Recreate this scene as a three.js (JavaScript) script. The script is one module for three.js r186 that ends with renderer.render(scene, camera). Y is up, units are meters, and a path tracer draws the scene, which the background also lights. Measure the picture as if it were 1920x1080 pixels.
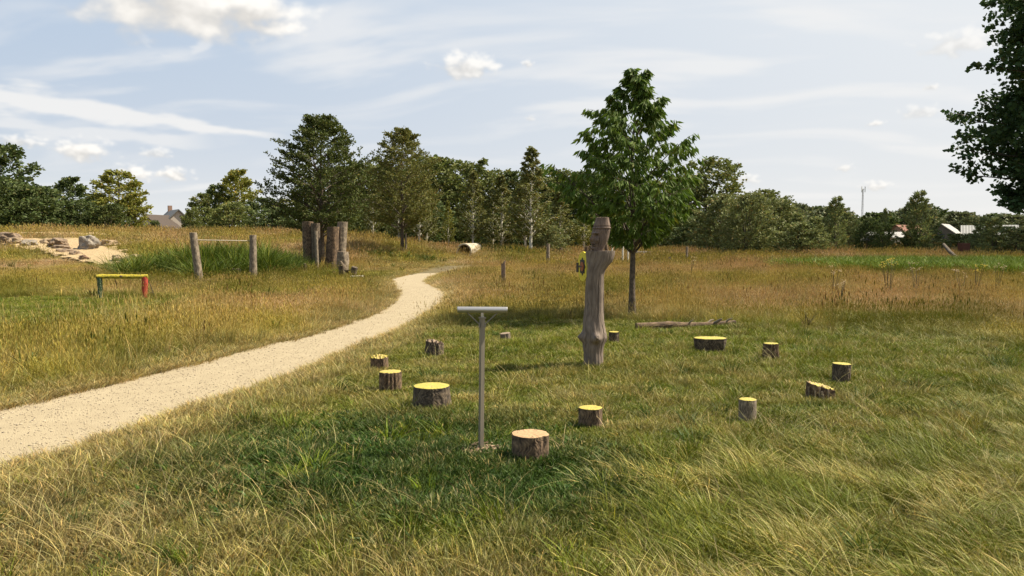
import * as THREE from 'three';
import { mergeGeometries } from 'three/addons/utils/BufferGeometryUtils.js';
import { createNoise2D, createNoise3D } from 'simplex-noise';

// ---------------------------------------------------------------- camera, sky, sun, exposure
const scene = new THREE.Scene();
const renderer = new THREE.WebGLRenderer({ antialias: true });
renderer.toneMapping = THREE.LinearToneMapping;
renderer.toneMappingExposure = 2.0;
renderer.shadowMap.enabled = true;
const EYE = 1.6;
const camera = new THREE.PerspectiveCamera(41.11, 16 / 9, 0.1, 6000);
camera.position.set(0, EYE, 0);
camera.rotation.x = -Math.atan(92 / 1440);

const SUN = new THREE.Vector3(Math.cos(0.9) * Math.cos(0.24), Math.sin(0.9), -Math.cos(0.9) * Math.sin(0.24)).normalize();
const sun = new THREE.DirectionalLight(new THREE.Color(1, 0.91, 0.74), 5);
sun.position.copy(SUN).multiplyScalar(120);
sun.castShadow = true;
sun.shadow.mapSize.set(4096, 4096);
Object.assign(sun.shadow.camera, { left: -70, right: 70, top: 70, bottom: -70, near: 1, far: 320 });
sun.name = 'sun';
scene.add(sun, sun.target);

// ---------------------------------------------------------------- small tools
function rng(seed) { let s = seed | 0; return () => { s = (s + 0x6d2b79f5) | 0; let t = Math.imul(s ^ (s >>> 15), 1 | s); t = (t + Math.imul(t ^ (t >>> 7), 61 | t)) ^ t; return ((t ^ (t >>> 14)) >>> 0) / 4294967296; }; }
const n2 = createNoise2D(rng(11)), n3 = createNoise3D(rng(12));
const fbm = (x, y, o = 4) => { let s = 0, a = 0.5, f = 1; for (let i = 0; i < o; i++) { s += a * n2(x * f + i * 17.3, y * f - i * 9.1); a *= 0.5; f *= 2.03; } return s; };
const clamp = (x, a = 0, b = 1) => Math.min(b, Math.max(a, x));
const sstep = (a, b, x) => { const t = clamp((x - a) / (b - a)); return t * t * (3 - 2 * t); };
const lerp = (a, b, t) => a + (b - a) * t;
const mix3 = (a, b, t) => [lerp(a[0], b[0], t), lerp(a[1], b[1], t), lerp(a[2], b[2], t)];
const V = (x, y, z) => new THREE.Vector3(x, y, z);
const TAU = Math.PI * 2;

// ---------------------------------------------------------------- the sky: air, cirrus and cumulus, computed for every direction
{
  const W = 4096, H = 2048, data = new Float32Array(W * H * 4), R = rng(5), D = Math.PI / 180, AIR = 0.58;
  const cum = [ // azimuth, elevation, half width, half height in degrees
    [-22.4, 15.5, 8.2, 3.6, 1], [-18.5, 15.2, 4.2, 2.4, 1], [-3.2, 12.3, 2.8, 1.35, 0.85], [-28.9, 5.6, 2.0, 1.0, 0.95], [-32.4, 6.0, 2.0, 0.5, 0.7], [-26.2, 4.3, 1.7, 0.75, 1], [-23.6, 4.3, 1.4, 0.65, 1],
    [-24.6, 5.7, 1.2, 0.5, 0.6], [1.2, 12.6, 0.55, 0.4, 0.7], [1.4, 8.8, 0.45, 0.3, 0.5], [25.1, 7.6, 0.65, 0.28, 0.8], [23.3, 4.8, 0.6, 0.4, 0.7], [28.3, 9.7, 0.55, 0.28, 0.7], [25.3, 3.5, 1.2, 0.45, 0.7], [16.8, 4.2, 1.3, 0.5, 0.6], [29.8, 12.2, 2.6, 1.1, 0.55], [27.8, 8.2, 1.5, 0.6, 0.5],
  ];
  for (let i = 0; i < 40; i++) { const az = 40 + R() * 280, el = 3 + 40 * R() * R(), s = 1.2 + el * 0.14 * R() + R(); cum.push([az > 180 ? az - 360 : az, el, s * (1.5 + R()), s * 0.7, 0.6 + 0.4 * R()]); }
  for (let j = 0; j < H; j++) {
    const up = ((j + 0.5) / H - 0.5) * Math.PI, el = up / D, y = Math.sin(up), c = Math.cos(up);
    const near = cum.filter((k) => Math.abs(el - k[1]) < k[3] * 2.2);
    for (let i = 0; i < W; i++) {
      const o = (j * W + i) * 4;
      data[o + 3] = 1;
      if (el < -0.5) { data[o] = 0.12; data[o + 1] = 0.115; data[o + 2] = 0.06; continue; }
      const rd = ((i + 0.5) / W - 0.5) * TAU, x = Math.cos(rd) * c, z = Math.sin(rd) * c, az = Math.atan2(x, -z) / D;
      const ang = Math.acos(clamp(x * SUN.x + y * SUN.y + z * SUN.z, -1, 1)) / D;
      const white = sstep(98, 36, ang), e = Math.max(el, 0), haze = Math.exp(-e / 7.5);
      let col = mix3([0.36, 0.475, 0.635], [0.13, 0.24, 0.44], sstep(18, 60, e));
      col = mix3(col, [0.79, 0.80, 0.80], white * 0.88 * sstep(75, 30, e));
      col = mix3(col, [0.80, 0.78, 0.735], haze * 0.95);
      const away = lerp(1, 0.66, sstep(92, 140, ang)); col = [col[0] * away * away, col[1] * away, col[2] * away];
      // cirrus: long streaks, drawn in the plane of a high layer
      const k = 1 / (y + 0.16), px = x * k, pz = z * k;
      const wx = px + 0.14 * n2(px * 0.8, pz * 0.8), wz = pz + 0.14 * n2(px * 0.8 + 9, pz * 0.8);
      let ci = sstep(-0.12, 0.6, fbm(wx * 0.7 + wz * 0.35, wz * 2.3 - wx * 0.5, 5) + 0.1 * white) * 0.6;
      ci *= sstep(70, 25, e); ci *= 0.45 + 0.55 * sstep(-0.4, 0.4, n2(px * 0.5 + 3, pz * 0.5));
      if (az > -40 && az < -8 && e < 14) { // the two long bands over the left of the view
        const f = fbm(az * 0.16, el * 0.9, 4);
        const b1 = 8.6 - (az + 33) * 0.085, w1 = lerp(1.15, 0.2, sstep(-34, -16, az)); ci = Math.max(ci, 0.85 * sstep(-0.15, 0.7, 1 - Math.abs(el - b1) / w1 + f * 0.9) * sstep(-15.5, -19, az) * sstep(-40, -35, az));
        const b2 = 6.9 - (az + 30) * 0.03; ci = Math.max(ci, 0.6 * sstep(0, 0.8, 1 - Math.abs(el - b2) / 0.7 + f) * sstep(-20, -24, az));
        const hk = 1 - Math.abs(Math.hypot((az + 23.4) / 1.9, (el - 13.6) / 1.4) - 1.1) * 4.2; ci = Math.max(ci, 0.55 * sstep(0, 1.1, hk + f * 1.2) * sstep(15, 12.5, el) * sstep(-25.8, -24.5, az));
      }
      col = mix3(col, [0.80, 0.79, 0.775], ci);
      for (const q of near) {
        let dx = az - q[0]; if (dx > 180) dx -= 360; if (dx < -180) dx += 360;
        dx /= q[2]; if (Math.abs(dx) > 1.7) continue;
        let dy = (el - q[1]) / q[3]; const raw = dy; if (dy < 0) dy *= 1.35;
        const sc = 1 / Math.max(0.45, q[3]), f = fbm(az * sc * 0.62 + q[0], el * sc * 1.0, 5);
        const dens = 1 - Math.hypot(dx, dy) + f * 0.7, al = sstep(0.0, 0.75, dens) * q[4];
        if (al <= 0) continue;
        const lit = sstep(-0.75, 0.75, raw + f * 1.1 + dx * 0.3);
        col = mix3(col, mix3([0.60, 0.58, 0.55], [0.93, 0.90, 0.85], lit), al);
      }
      data[o] = col[0] * AIR; data[o + 1] = col[1] * AIR; data[o + 2] = col[2] * AIR;
    }
  }
  const sky = new THREE.DataTexture(data, W, H, THREE.RGBAFormat, THREE.FloatType);
  sky.mapping = THREE.EquirectangularReflectionMapping; sky.magFilter = THREE.LinearFilter; sky.needsUpdate = true;
  scene.background = sky; scene.environment = sky;
}

// ---------------------------------------------------------------- objects: names, labels, parents
const taken = new Map();
function numbered(name) { const k = taken.get(name) ?? 0; taken.set(name, k + 1); return k ? name + '_' + String(k).padStart(3, '0') : name; }
function tag(o, label, category, group, kind) { o.userData.label = label; o.userData.category = category; if (group) o.userData.group = group; if (kind) o.userData.kind = kind; return o; }
function thing(name, label, category, pos = [0, 0, 0], turn = 0, group) {
  const o = new THREE.Group(); o.name = numbered(name); o.position.set(...pos); o.rotation.y = turn; scene.add(o);
  return tag(o, label, category, group);
}
function part(name, geo, m, parent) { const o = new THREE.Mesh(geo, m); o.name = name; o.castShadow = o.receiveShadow = true; parent.add(o); return o; }
function single(name, label, category, geo, m, group, kind) { const o = part(numbered(name), geo, m, scene); return tag(o, label, category, group, kind); }
const ORD = ['first', 'second', 'third', 'fourth', 'fifth', 'sixth', 'seventh', 'eighth', 'ninth', 'tenth', 'eleventh', 'twelfth', 'thirteenth', 'fourteenth', 'fifteenth', 'sixteenth', 'seventeenth', 'eighteenth', 'nineteenth', 'twentieth', 'twenty-first', 'twenty-second', 'twenty-third', 'twenty-fourth', 'twenty-fifth', 'twenty-sixth'];

// ---------------------------------------------------------------- materials
function tex(w, h, fn, srgb = true) {
  const d = new Uint8Array(w * h * 4);
  for (let j = 0; j < h; j++) for (let i = 0; i < w; i++) { const c = fn((i + 0.5) / w, (j + 0.5) / h), o = (j * w + i) * 4; d[o] = clamp(c[0], 0, 255); d[o + 1] = clamp(c[1], 0, 255); d[o + 2] = clamp(c[2], 0, 255); d[o + 3] = 255; }
  const t = new THREE.DataTexture(d, w, h); t.wrapS = t.wrapT = THREE.MirroredRepeatWrapping; t.magFilter = THREE.LinearFilter; t.minFilter = THREE.LinearMipmapLinearFilter; t.generateMipmaps = true;
  if (srgb) t.colorSpace = THREE.SRGBColorSpace; t.needsUpdate = true; return t;
}
const std = (o) => new THREE.MeshStandardMaterial({ roughness: 0.9, ...o });
const lin = (r, g, b) => new THREE.Color().setRGB(r, g, b);
function woodTex(a, b, fx, fy, seed, knots = 0.4) {
  const f = (u, v) => { const w = 0.05 * fbm(u * 3 + seed, v * 2, 3), s = fbm((u + w) * fx + seed, v * fy, 5), p = fbm(u * 3 - seed, v * 2.5 + seed, 3), q = n2(u * fx * 4, v * fy * 5 + seed); return clamp(0.5 + s * 0.75 + p * knots + q * 0.08); };
  return { map: tex(512, 512, (u, v) => mix3(a, b, f(u, v))), bumpMap: tex(512, 512, (u, v) => { const k = 255 * f(u, v); return [k, k, k]; }, false) };
}
const bark = std({ ...woodTex([44, 36, 28], [118, 102, 82], 26, 2.2, 3), bumpScale: 0.006, roughness: 0.95 });
const barkGrey = std({ ...woodTex([72, 62, 52], [158, 142, 120], 30, 1.8, 7), bumpScale: 0.004, roughness: 0.95 });
const barkBrown = std({ ...woodTex([56, 43, 32], [132, 108, 82], 22, 2.0, 13), bumpScale: 0.006, roughness: 0.95 });
const totemWood = std({ ...woodTex([88, 75, 65], [136, 121, 107], 44, 1.6, 21, 0.25), bumpScale: 0.002, roughness: 0.85 });
const headWood = std({ ...woodTex([84, 68, 57], [126, 106, 92], 36, 1.6, 27, 0.25), bumpScale: 0.002, roughness: 0.85 });
const treeBark = std({ ...woodTex([52, 44, 36], [112, 98, 82], 14, 3.5, 31), bumpScale: 0.006, roughness: 0.95 });
const birchBark = std({ map: tex(256, 256, (u, v) => { const s = fbm(u * 4, v * 40, 4), p = sstep(0.22, 0.35, fbm(u * 3 + 5, v * 14, 3)); return mix3([205 + s * 30, 198 + s * 30, 182 + s * 30], [62, 54, 46], p * 0.85); }), roughness: 0.8 });
const rings = (base, dark, seed, paint, wear) => tex(256, 256, (u, v) => {
  const x = u - 0.5 + 0.02 * n2(u * 5 + seed, v * 5), y = v - 0.52, r = Math.hypot(x, y), a = Math.atan2(y, x);
  const ring = 0.5 + 0.5 * Math.sin(r * 190 + 2 * n2(u * 4, v * 4 + seed));
  let c = mix3(base, dark, 0.25 * ring + 0.35 * clamp(0.3 + fbm(u * 6 + seed, v * 6, 4)));
  const crack = Math.abs(n2(a * 2.2 + seed * 3, 0.4 + r * 1.2)) < 0.035 + 0.05 * r && r > 0.05 ? 0.8 : 0;
  if (paint) { const worn = sstep(wear, wear + 0.22, fbm(u * 9 - seed, v * 9, 4) + 0.16 * ring - 0.3 * r + 0.1); c = mix3(mix3(paint, [paint[0] * 0.86, paint[1] * 0.84, paint[2] * 0.8], 0.5 + fbm(u * 30, v * 30, 2)), c, worn); }
  return mix3(c, [50, 38, 28], crack * (paint ? 0.55 : 0.75));
});
const cutWood = std({ map: rings([184, 152, 112], [118, 84, 56], 2), roughness: 0.95 });
const cutGrey = std({ map: rings([150, 130, 108], [92, 74, 60], 4), roughness: 0.95 });
const YEL = [182, 171, 68];
const paintTop = [0.24, 0.1, -0.02].map((w, i) => std({ map: rings([190, 160, 110], [120, 88, 60], 8 + i * 5, YEL, w), roughness: 0.7 }));
const steel = new THREE.MeshStandardMaterial({ color: lin(0.5, 0.47, 0.43), metalness: 0.9, roughness: 0.42, bumpMap: tex(128, 128, (u, v) => { const k = 128 + 90 * n2(u * 60, v * 4); return [k, k, k]; }, false), bumpScale: 0.0004 });
const steelDull = new THREE.MeshStandardMaterial({ color: lin(0.40, 0.36, 0.30), metalness: 0.45, roughness: 0.6, map: tex(128, 128, (u, v) => { const k = 205 + 45 * fbm(u * 8, v * 3, 4); return [k, k * 0.98, k * 0.94]; }) });
const gravelTex = (a, b, s) => tex(1024, 1024, (u, v) => { const g = n2(u * 150 + s, v * 150), f = n2(u * 330, v * 330 + s), p = fbm(u * 5 + s, v * 5, 5), dk = sstep(0.72, 0.9, n2(u * 95 - s, v * 95)); return mix3(mix3(a, b, clamp(0.5 + 0.28 * g + 0.25 * f + 0.2 * p)), [120, 100, 72], 0.45 * dk); });
const gravelBump = tex(1024, 1024, (u, v) => { const k = 128 + 70 * n2(u * 150, v * 150) + 50 * n2(u * 330, v * 330); return [k, k, k]; }, false);
const pathMat = std({ map: gravelTex([134, 119, 92], [172, 157, 127], 1), bumpMap: gravelBump, bumpScale: 0.006, roughness: 0.95 });
const sandMat = std({ map: gravelTex([156, 130, 90], [192, 170, 132], 6), bumpMap: gravelBump, bumpScale: 0.02, roughness: 0.95 });
const soilMat = std({ vertexColors: true, map: tex(512, 512, (u, v) => { const k = 190 + 60 * fbm(u * 30, v * 30, 4) + 30 * n2(u * 120, v * 120); return [k, k * 0.97, k * 0.9]; }), roughness: 1 });
const leafy = (r, g, b, t = 0.35) => new THREE.MeshPhysicalMaterial({ color: lin(r, g, b), vertexColors: true, roughness: 0.75, transmission: t, thickness: 0, side: THREE.DoubleSide, specularIntensity: 0.35 });
const grassMat = new THREE.MeshPhysicalMaterial({ vertexColors: true, roughness: 0.5, transmission: 0.4, thickness: 0, side: THREE.DoubleSide, specularIntensity: 0.22 });

// ---------------------------------------------------------------- the lie of the land
const pathLeft = [[-7.6, 4], [-6.4, -2], [-5.5, -5], [-4.81, -7.13], [-4.61, -7.82], [-4.35, -8.63], [-4.09, -9.74], [-3.78, -11.29], [-3.42, -12.47], [-3.13, -14.0], [-2.94, -16.19], [-3.02, -18.86], [-3.15, -20.55], [-3.27, -21.93], [-3.52, -23.4], [-4.3, -27], [-4.72, -29.56], [-4.86, -31.2], [-4.7, -33.5], [-4.3, -37.8], [-3.87, -41.2], [-2.4, -43.6], [1, -45.6], [6, -46.6]];
const pathRight = [[-6.0, 4], [-4.7, -2], [-3.75, -4.4], [-3.5, -5.16], [-3.45, -5.4], [-3.32, -5.6], [-3.23, -6.08], [-3.07, -6.74], [-2.98, -7.27], [-2.86, -7.79], [-2.65, -8.59], [-2.44, -9.74], [-2.33, -10.41], [-2.17, -11.95], [-1.94, -13.59], [-1.77, -15.85], [-1.66, -18.55], [-1.75, -20.74], [-1.97, -23.03], [-2.4, -25.04], [-2.83, -26.8], [-3.2, -28.82], [-3.34, -31.5], [-3.2, -36.2], [-2.6, -39.2], [-1.2, -41.4], [1.6, -43.4], [6, -44.4]];
function wander(line, amp, seed) { // a finely divided, ragged copy of a line
  const out = [];
  for (let i = 0; i + 1 < line.length; i++) { const [ax, az] = line[i], [bx, bz] = line[i + 1], L = Math.hypot(bx - ax, bz - az), n = Math.max(2, Math.round(L / 0.12)); for (let k = 0; k < n; k++) { const t = k / n, x = lerp(ax, bx, t), z = lerp(az, bz, t), q = amp * (n2(x * 1.4 + seed, z * 1.4) + 0.6 * n2(x * 5 + seed, z * 5)); out.push([x + q * (bz - az) / L, z - q * (bx - ax) / L]); } }
  out.push(line[line.length - 1]); return out;
}
const outline = [...wander(pathLeft, 0.07, 3), ...wander(pathRight, 0.07, 8).reverse()];
const coarse = [...pathLeft, ...[...pathRight].reverse()];
function inside(poly, x, z) { let c = false; for (let i = 0, j = poly.length - 1; i < poly.length; j = i++) { const [ax, az] = poly[i], [bx, bz] = poly[j]; if (az > z !== bz > z && x < ((bx - ax) * (z - az)) / (bz - az) + ax) c = !c; } return c; }
function offPath(x, z) { // metres outside the path; negative on it
  if (x < -9 || x > 8 || z < -50) return 4;
  let m = 1e9; for (let i = 0, j = coarse.length - 1; i < coarse.length; j = i++) { const [ax, az] = coarse[i], [bx, bz] = coarse[j], dx = bx - ax, dz = bz - az, t = clamp(((x - ax) * dx + (z - az) * dz) / (dx * dx + dz * dz)); m = Math.min(m, (ax + t * dx - x) ** 2 + (az + t * dz - z) ** 2); }
  return Math.sqrt(m) * (inside(coarse, x, z) ? -1 : 1);
}
const MOUNDS = [[-34, -58, 2.05, 15, 11], [-19, -58, 1.85, 9, 9], [-11.5, -52, 1.5, 5, 6.5], [-3, -54, 0.75, 5, 4], [4, -66, 0.4, 14, 6], [26, -56, 0.4, 7, 4]];
function land(x, z) {
  let h = 0; for (const [mx, mz, a, sx, sz] of MOUNDS) h += (a * Math.exp(-0.5 * (((x - mx) / sx) ** 2 + ((z - mz) / sz) ** 2))) ** 4;
  h **= 0.25;
  const d = Math.hypot(x, z);
  if (d < 28) { const o = offPath(x, z); h += 0.05 * (0.5 + fbm(x * 0.5, z * 0.5, 3)) * sstep(0, 1.2, o) * sstep(28, 20, d) - 0.04 * sstep(0.25, -0.05, o); } else if (z > -50 && Math.abs(x) < 9) h -= 0.04 * sstep(0.4, -0.1, offPath(x, z));
  return h;
}

// ---------------------------------------------------------------- ground, path, sand
const sandEdge = [[-31.5, -47.6], [-30.2, -46.2], [-28.2, -45], [-24.8, -42], [-22.2, -39.5], [-20.5, -38], [-19.2, -38.2], [-19.0, -39.6], [-20.6, -42], [-22.8, -45], [-25.2, -47.5], [-27.3, -50], [-30, -50.4], [-31.8, -49.4]];
const sandStrip = [[-36, -53.2], [-33, -53], [-29, -53.2], [-27.6, -53.8], [-29, -54.6], [-33, -54.8], [-36.5, -54.4]];
const C = { // what the sward is coloured: linear base colours
  green: [0.135, 0.165, 0.011], bright: [0.185, 0.225, 0.014], deep: [0.042, 0.09, 0.011], straw: [0.50, 0.415, 0.17], pink: [0.48, 0.37, 0.205], field: [0.40, 0.365, 0.075], brown: [0.24, 0.185, 0.075], reed: [0.09, 0.14, 0.016], olive: [0.19, 0.192, 0.02],
};
const bell = (x, z, cx, cz, rx, rz) => Math.exp(-(((x - cx) / rx) ** 2 + ((z - cz) / rz) ** 2));
function sward(x, z) {
  const d = -z, a = fbm(x * 0.3, z * 0.3, 4), b = fbm(x * 1.1 + 40, z * 1.1, 4), g = n2(x * 4, z * 4);
  const ring = 1 - sstep(0.82, 1.06, ((x - 1.6) / 7) ** 2 + ((d - 7.2) / 7.9) ** 2 + a * 0.2);
  const lawn = 1 - sstep(0.8, 1.1, ((x + 11.5) / 4.4) ** 2 + ((d - 16) / 5.2) ** 2 + a * 0.4);
  const o = offPath(x, z), edge = Math.exp(-Math.max(o, 0) / 0.45);
  const flat = clamp(bell(x, z, 2.8, -3.9, 2.3, 1.7) * 1.4 + bell(x, z, 6.0, -6.4, 1.9, 1.9) * 1.1 + a * 0.35 - 0.15) * sstep(0.3, 1.2, x);
  const deep = clamp(bell(x, z, -1.0, -5.6, 1.7, 1.3) * 1.5 + bell(x, z, 0.2, -4.7, 1.2, 0.8) * 0.7 + b * 0.5 + a * 0.3 - 0.25);
  const lush = clamp(bell(x, z, 3.6, -12.2, 3.2, 2.6) + bell(x, z, 5.6, -8.6, 2.5, 2.8) * 0.8 + bell(x, z, 0, -11.2, 1.5, 1.8) * 0.6 + a * 0.3);
  let col = mix3(C.green, C.olive, clamp(0.5 + b * 1.4));
  col = mix3(col, C.bright, lush * 0.85);
  col = mix3(col, C.straw, clamp(0.22 + b * 0.7 + a * 0.5 - lush * 0.3) * 0.8);
  col = mix3(col, C.brown, clamp(bell(x, z, -2.3, -4.3, 1.5, 1.5) * 0.95 + b * 0.6 - 0.05) * 0.75);
  col = mix3(col, C.deep, deep * 0.9);
  let tall = 1 - Math.max(ring, lawn);
  const f1 = fbm(x * 0.11 + 7, z * 0.09, 4), f2 = fbm(x * 0.35 - 7, z * 0.3, 3);
  let dry = mix3(C.field, C.straw, clamp(0.5 + f2 * 1.3));
  dry = mix3(dry, C.pink, clamp(0.32 + f1 * 1.5 + f2 * 0.5 + bell(x, z, -1, -19, 9, 6) * 0.2 + sstep(24, 40, d) * 0.25));
  dry = mix3(dry, mix3(C.green, C.olive, 0.5), clamp(0.08 + f2 * 1.3 - f1 * 0.7 + bell(x, z, 1, -23, 4, 3) * 0.45 + bell(x, z, -9, -25, 5, 5) * 0.6 + bell(x, z, -7, -31, 6, 4) * 0.5 + bell(x, z, 8, -15, 3, 3) * 0.4));
  col = mix3(col, dry, tall);
  if (lawn > 0) col = mix3(col, mix3(C.green, C.bright, 0.35 + 0.3 * b), lawn * 0.9);
  col = mix3(col, mix3(C.straw, C.brown, clamp(0.45 + b)), edge * 0.75);
  return { col, ring, lawn, tall, flat, deep, edge, o, lush, a, b, g, d };
}
{ // one sheet out to the horizon
  const NR = 270, NA = 460, pos = [], col = [], uv = [], idx = [];
  for (let i = 0; i <= NR; i++) { const r = i ? 0.35 * Math.pow(2600 / 0.35, (i - 1) / (NR - 1)) : 0; for (let k = 0; k <= NA; k++) { const t = (k / NA) * TAU, x = r * Math.sin(t), z = -r * Math.cos(t), s = r < 160 && z < 3 ? sward(x, z).col : mix3(C.field, C.green, 0.5); const m = mix3(s, [0.10, 0.08, 0.045], 0.4); pos.push(x, land(x, z), z); col.push(m[0] * 0.8, m[1] * 0.8, m[2] * 0.8); uv.push(x / 1.3, z / 1.3); } }
  for (let i = 0; i < NR; i++) for (let k = 0; k < NA; k++) { const a = i * (NA + 1) + k, b = a + NA + 1; idx.push(a, a + 1, b, a + 1, b + 1, b); }
  const g = new THREE.BufferGeometry(); g.setAttribute('position', new THREE.Float32BufferAttribute(pos, 3)); g.setAttribute('color', new THREE.Float32BufferAttribute(col, 3)); g.setAttribute('uv', new THREE.Float32BufferAttribute(uv, 2)); g.setIndex(idx); g.computeVertexNormals();
  single('ground', 'grassy ground of the park, rising into low mounds at the back', 'ground', g, soilMat, null, 'structure');
}
{
  const s = new THREE.Shape(outline.map(([x, z]) => new THREE.Vector2(x, -z))), g = new THREE.ShapeGeometry(s); g.rotateX(-Math.PI / 2);
  const p = g.attributes.position, uv = g.attributes.uv; for (let i = 0; i < p.count; i++) uv.setXY(i, p.getX(i) / 2.3, p.getZ(i) / 2.3);
  single('gravel_path', 'pale sandy gravel path winding away between the grass verges', 'path', g, pathMat, null, 'structure');
}
function patch(polys, step, lift, uvs) { // a sheet laid on the land inside an outline
  const pos = [], uv = [], ids = new Map(), idx = [];
  const at = (i, k) => { const key = i + ',' + k; if (!ids.has(key)) { ids.set(key, pos.length / 3); const x = i * step, z = k * step; pos.push(x, land(x, z) + lift + 0.05 * n2(x * 0.9, z * 0.9) + 0.03 * n2(x * 2.5, z * 2.5), z); uv.push(x / uvs, z / uvs); } return ids.get(key); };
  for (const P of polys) { const xs = P.map((q) => q[0]), zs = P.map((q) => q[1]); for (let i = Math.floor(Math.min(...xs) / step); i * step < Math.max(...xs); i++) for (let k = Math.floor(Math.min(...zs) / step); k * step < Math.max(...zs); k++) { const x = (i + 0.5) * step, z = (k + 0.5) * step; if (inside(P, x + 0.35 * n2(x, z), z + 0.35 * n2(x + 9, z))) { const a = at(i, k), b = at(i + 1, k), c = at(i + 1, k + 1), d = at(i, k + 1); idx.push(a, c, b, a, d, c); } } }
  const g = new THREE.BufferGeometry(); g.setAttribute('position', new THREE.Float32BufferAttribute(pos, 3)); g.setAttribute('uv', new THREE.Float32BufferAttribute(uv, 2)); g.setIndex(idx); g.computeVertexNormals(); return g;
}
single('sand_slope', 'bare pale sand slope with boulders on the mound at left', 'sand', patch([sandEdge, sandStrip], 0.22, 0.12, 2.2), sandMat, null, 'structure');
const onSand = (x, z) => inside(sandEdge, x, z) || inside(sandStrip, x, z);

// ---------------------------------------------------------------- solid shapes
// rings stacked along a curve: points, a radius for each (number or function of the angle), ends closed unless told
function tubePath(pts, rad, seg = 8, uvScale = 0.5, caps = true) {
  const pos = [], uv = [], idx = [], N = pts.length; let len = 0;
  for (let i = 0; i < N; i++) {
    const p = pts[i], t = V(0, 0, 0).subVectors(pts[Math.min(i + 1, N - 1)], pts[Math.max(i - 1, 0)]).normalize();
    const ref = Math.abs(t.y) > 0.9 ? V(1, 0, 0) : V(0, 1, 0), a = V(0, 0, 0).crossVectors(t, ref).normalize(), b = V(0, 0, 0).crossVectors(t, a);
    if (i) len += p.distanceTo(pts[i - 1]);
    for (let k = 0; k <= seg; k++) { const w = (k / seg) * TAU, f = rad[i], r = typeof f === 'function' ? f(w, i) : f; pos.push(p.x + (a.x * Math.cos(w) + b.x * Math.sin(w)) * r, p.y + (a.y * Math.cos(w) + b.y * Math.sin(w)) * r, p.z + (a.z * Math.cos(w) + b.z * Math.sin(w)) * r); uv.push(k / seg * (uvScale > 0.3 ? 1 : 2), len / uvScale); }
  }
  for (let i = 0; i + 1 < N; i++) for (let k = 0; k < seg; k++) { const a = i * (seg + 1) + k, b = a + seg + 1; idx.push(a, b, a + 1, a + 1, b, b + 1); }
  if (caps) for (const e of [0, N - 1]) { const c0 = pos.length / 3; pos.push(pts[e].x, pts[e].y, pts[e].z); uv.push(0.5, 0.5); for (let k = 0; k <= seg; k++) { const s = (e * (seg + 1) + k) * 3; pos.push(pos[s], pos[s + 1], pos[s + 2]); uv.push(0.5 + 0.45 * Math.cos(k / seg * TAU), 0.5 + 0.45 * Math.sin(k / seg * TAU)); } for (let k = 0; k < seg; k++) e ? idx.push(c0, c0 + 2 + k, c0 + 1 + k) : idx.push(c0, c0 + 1 + k, c0 + 2 + k); }
  const g = new THREE.BufferGeometry(); g.setAttribute('position', new THREE.Float32BufferAttribute(pos, 3)); g.setAttribute('uv', new THREE.Float32BufferAttribute(uv, 2)); g.setIndex(idx); g.computeVertexNormals(); return g;
}
const rod = (a, b, r, seg = 8) => tubePath([V(...a), V(...b)], [r, r], seg);
// an upright piece of trunk: f(angle, t) gives the radius, cx and cz how the middle drifts; the top is left open
function trunkShell(h, f, seg = 56, rows = 14, drift = () => [0, 0], uvH = 0.5, y0 = 0) {
  const pos = [], uv = [], idx = [];
  for (let i = 0; i <= rows; i++) { const t = i / rows, [cx, cz] = drift(t); for (let k = 0; k <= seg; k++) { const w = (k / seg) * TAU, r = f(w, t); pos.push(cx + r * Math.sin(w), y0 + (h - y0) * t, cz + r * Math.cos(w)); uv.push(k / seg, (t * (h - y0)) / uvH); } }
  for (let i = 0; i < rows; i++) for (let k = 0; k < seg; k++) { const a = i * (seg + 1) + k, b = a + seg + 1; idx.push(a, a + 1, b, a + 1, b + 1, b); }
  const g = new THREE.BufferGeometry(); g.setAttribute('position', new THREE.Float32BufferAttribute(pos, 3)); g.setAttribute('uv', new THREE.Float32BufferAttribute(uv, 2)); g.setIndex(idx); g.computeVertexNormals(); return g;
}
// the sawn face on top of such a piece, a little dished and rough
function sawnTop(h, f, seg = 56, drift = () => [0, 0], proud = 0.003, over = 1, slope = 0) {
  const pos = [], uv = [], idx = [], [cx, cz] = drift(1), R = 6;
  for (let i = 0; i <= R; i++) for (let k = 0; k <= seg; k++) { const w = (k / seg) * TAU, t = i / R, r = f(w, 1) * over * t, x = r * Math.sin(w), z = r * Math.cos(w); pos.push(cx + x, h + proud + slope * x + (i === R ? -0.004 : 0.003 * n2(x * 30, z * 30 + h)), cz + z); uv.push(0.5 + 0.47 * t * Math.sin(w), 0.5 + 0.47 * t * Math.cos(w)); }
  for (let i = 0; i < R; i++) for (let k = 0; k < seg; k++) { const a = i * (seg + 1) + k, b = a + seg + 1; idx.push(a, b, a + 1, a + 1, b, b + 1); }
  const g = new THREE.BufferGeometry(); g.setAttribute('position', new THREE.Float32BufferAttribute(pos, 3)); g.setAttribute('uv', new THREE.Float32BufferAttribute(uv, 2)); g.setIndex(idx); g.computeVertexNormals(); return g;
}
function box(w, h, d, x = 0, y = 0, z = 0, rx = 0, ry = 0, rz = 0) { const g = new THREE.BoxGeometry(w, h, d); g.rotateX(rx); g.rotateY(ry); g.rotateZ(rz); g.translate(x, y, z); return g; }
const blocked = []; // [x, z, radius]: where no grass grows

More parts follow.
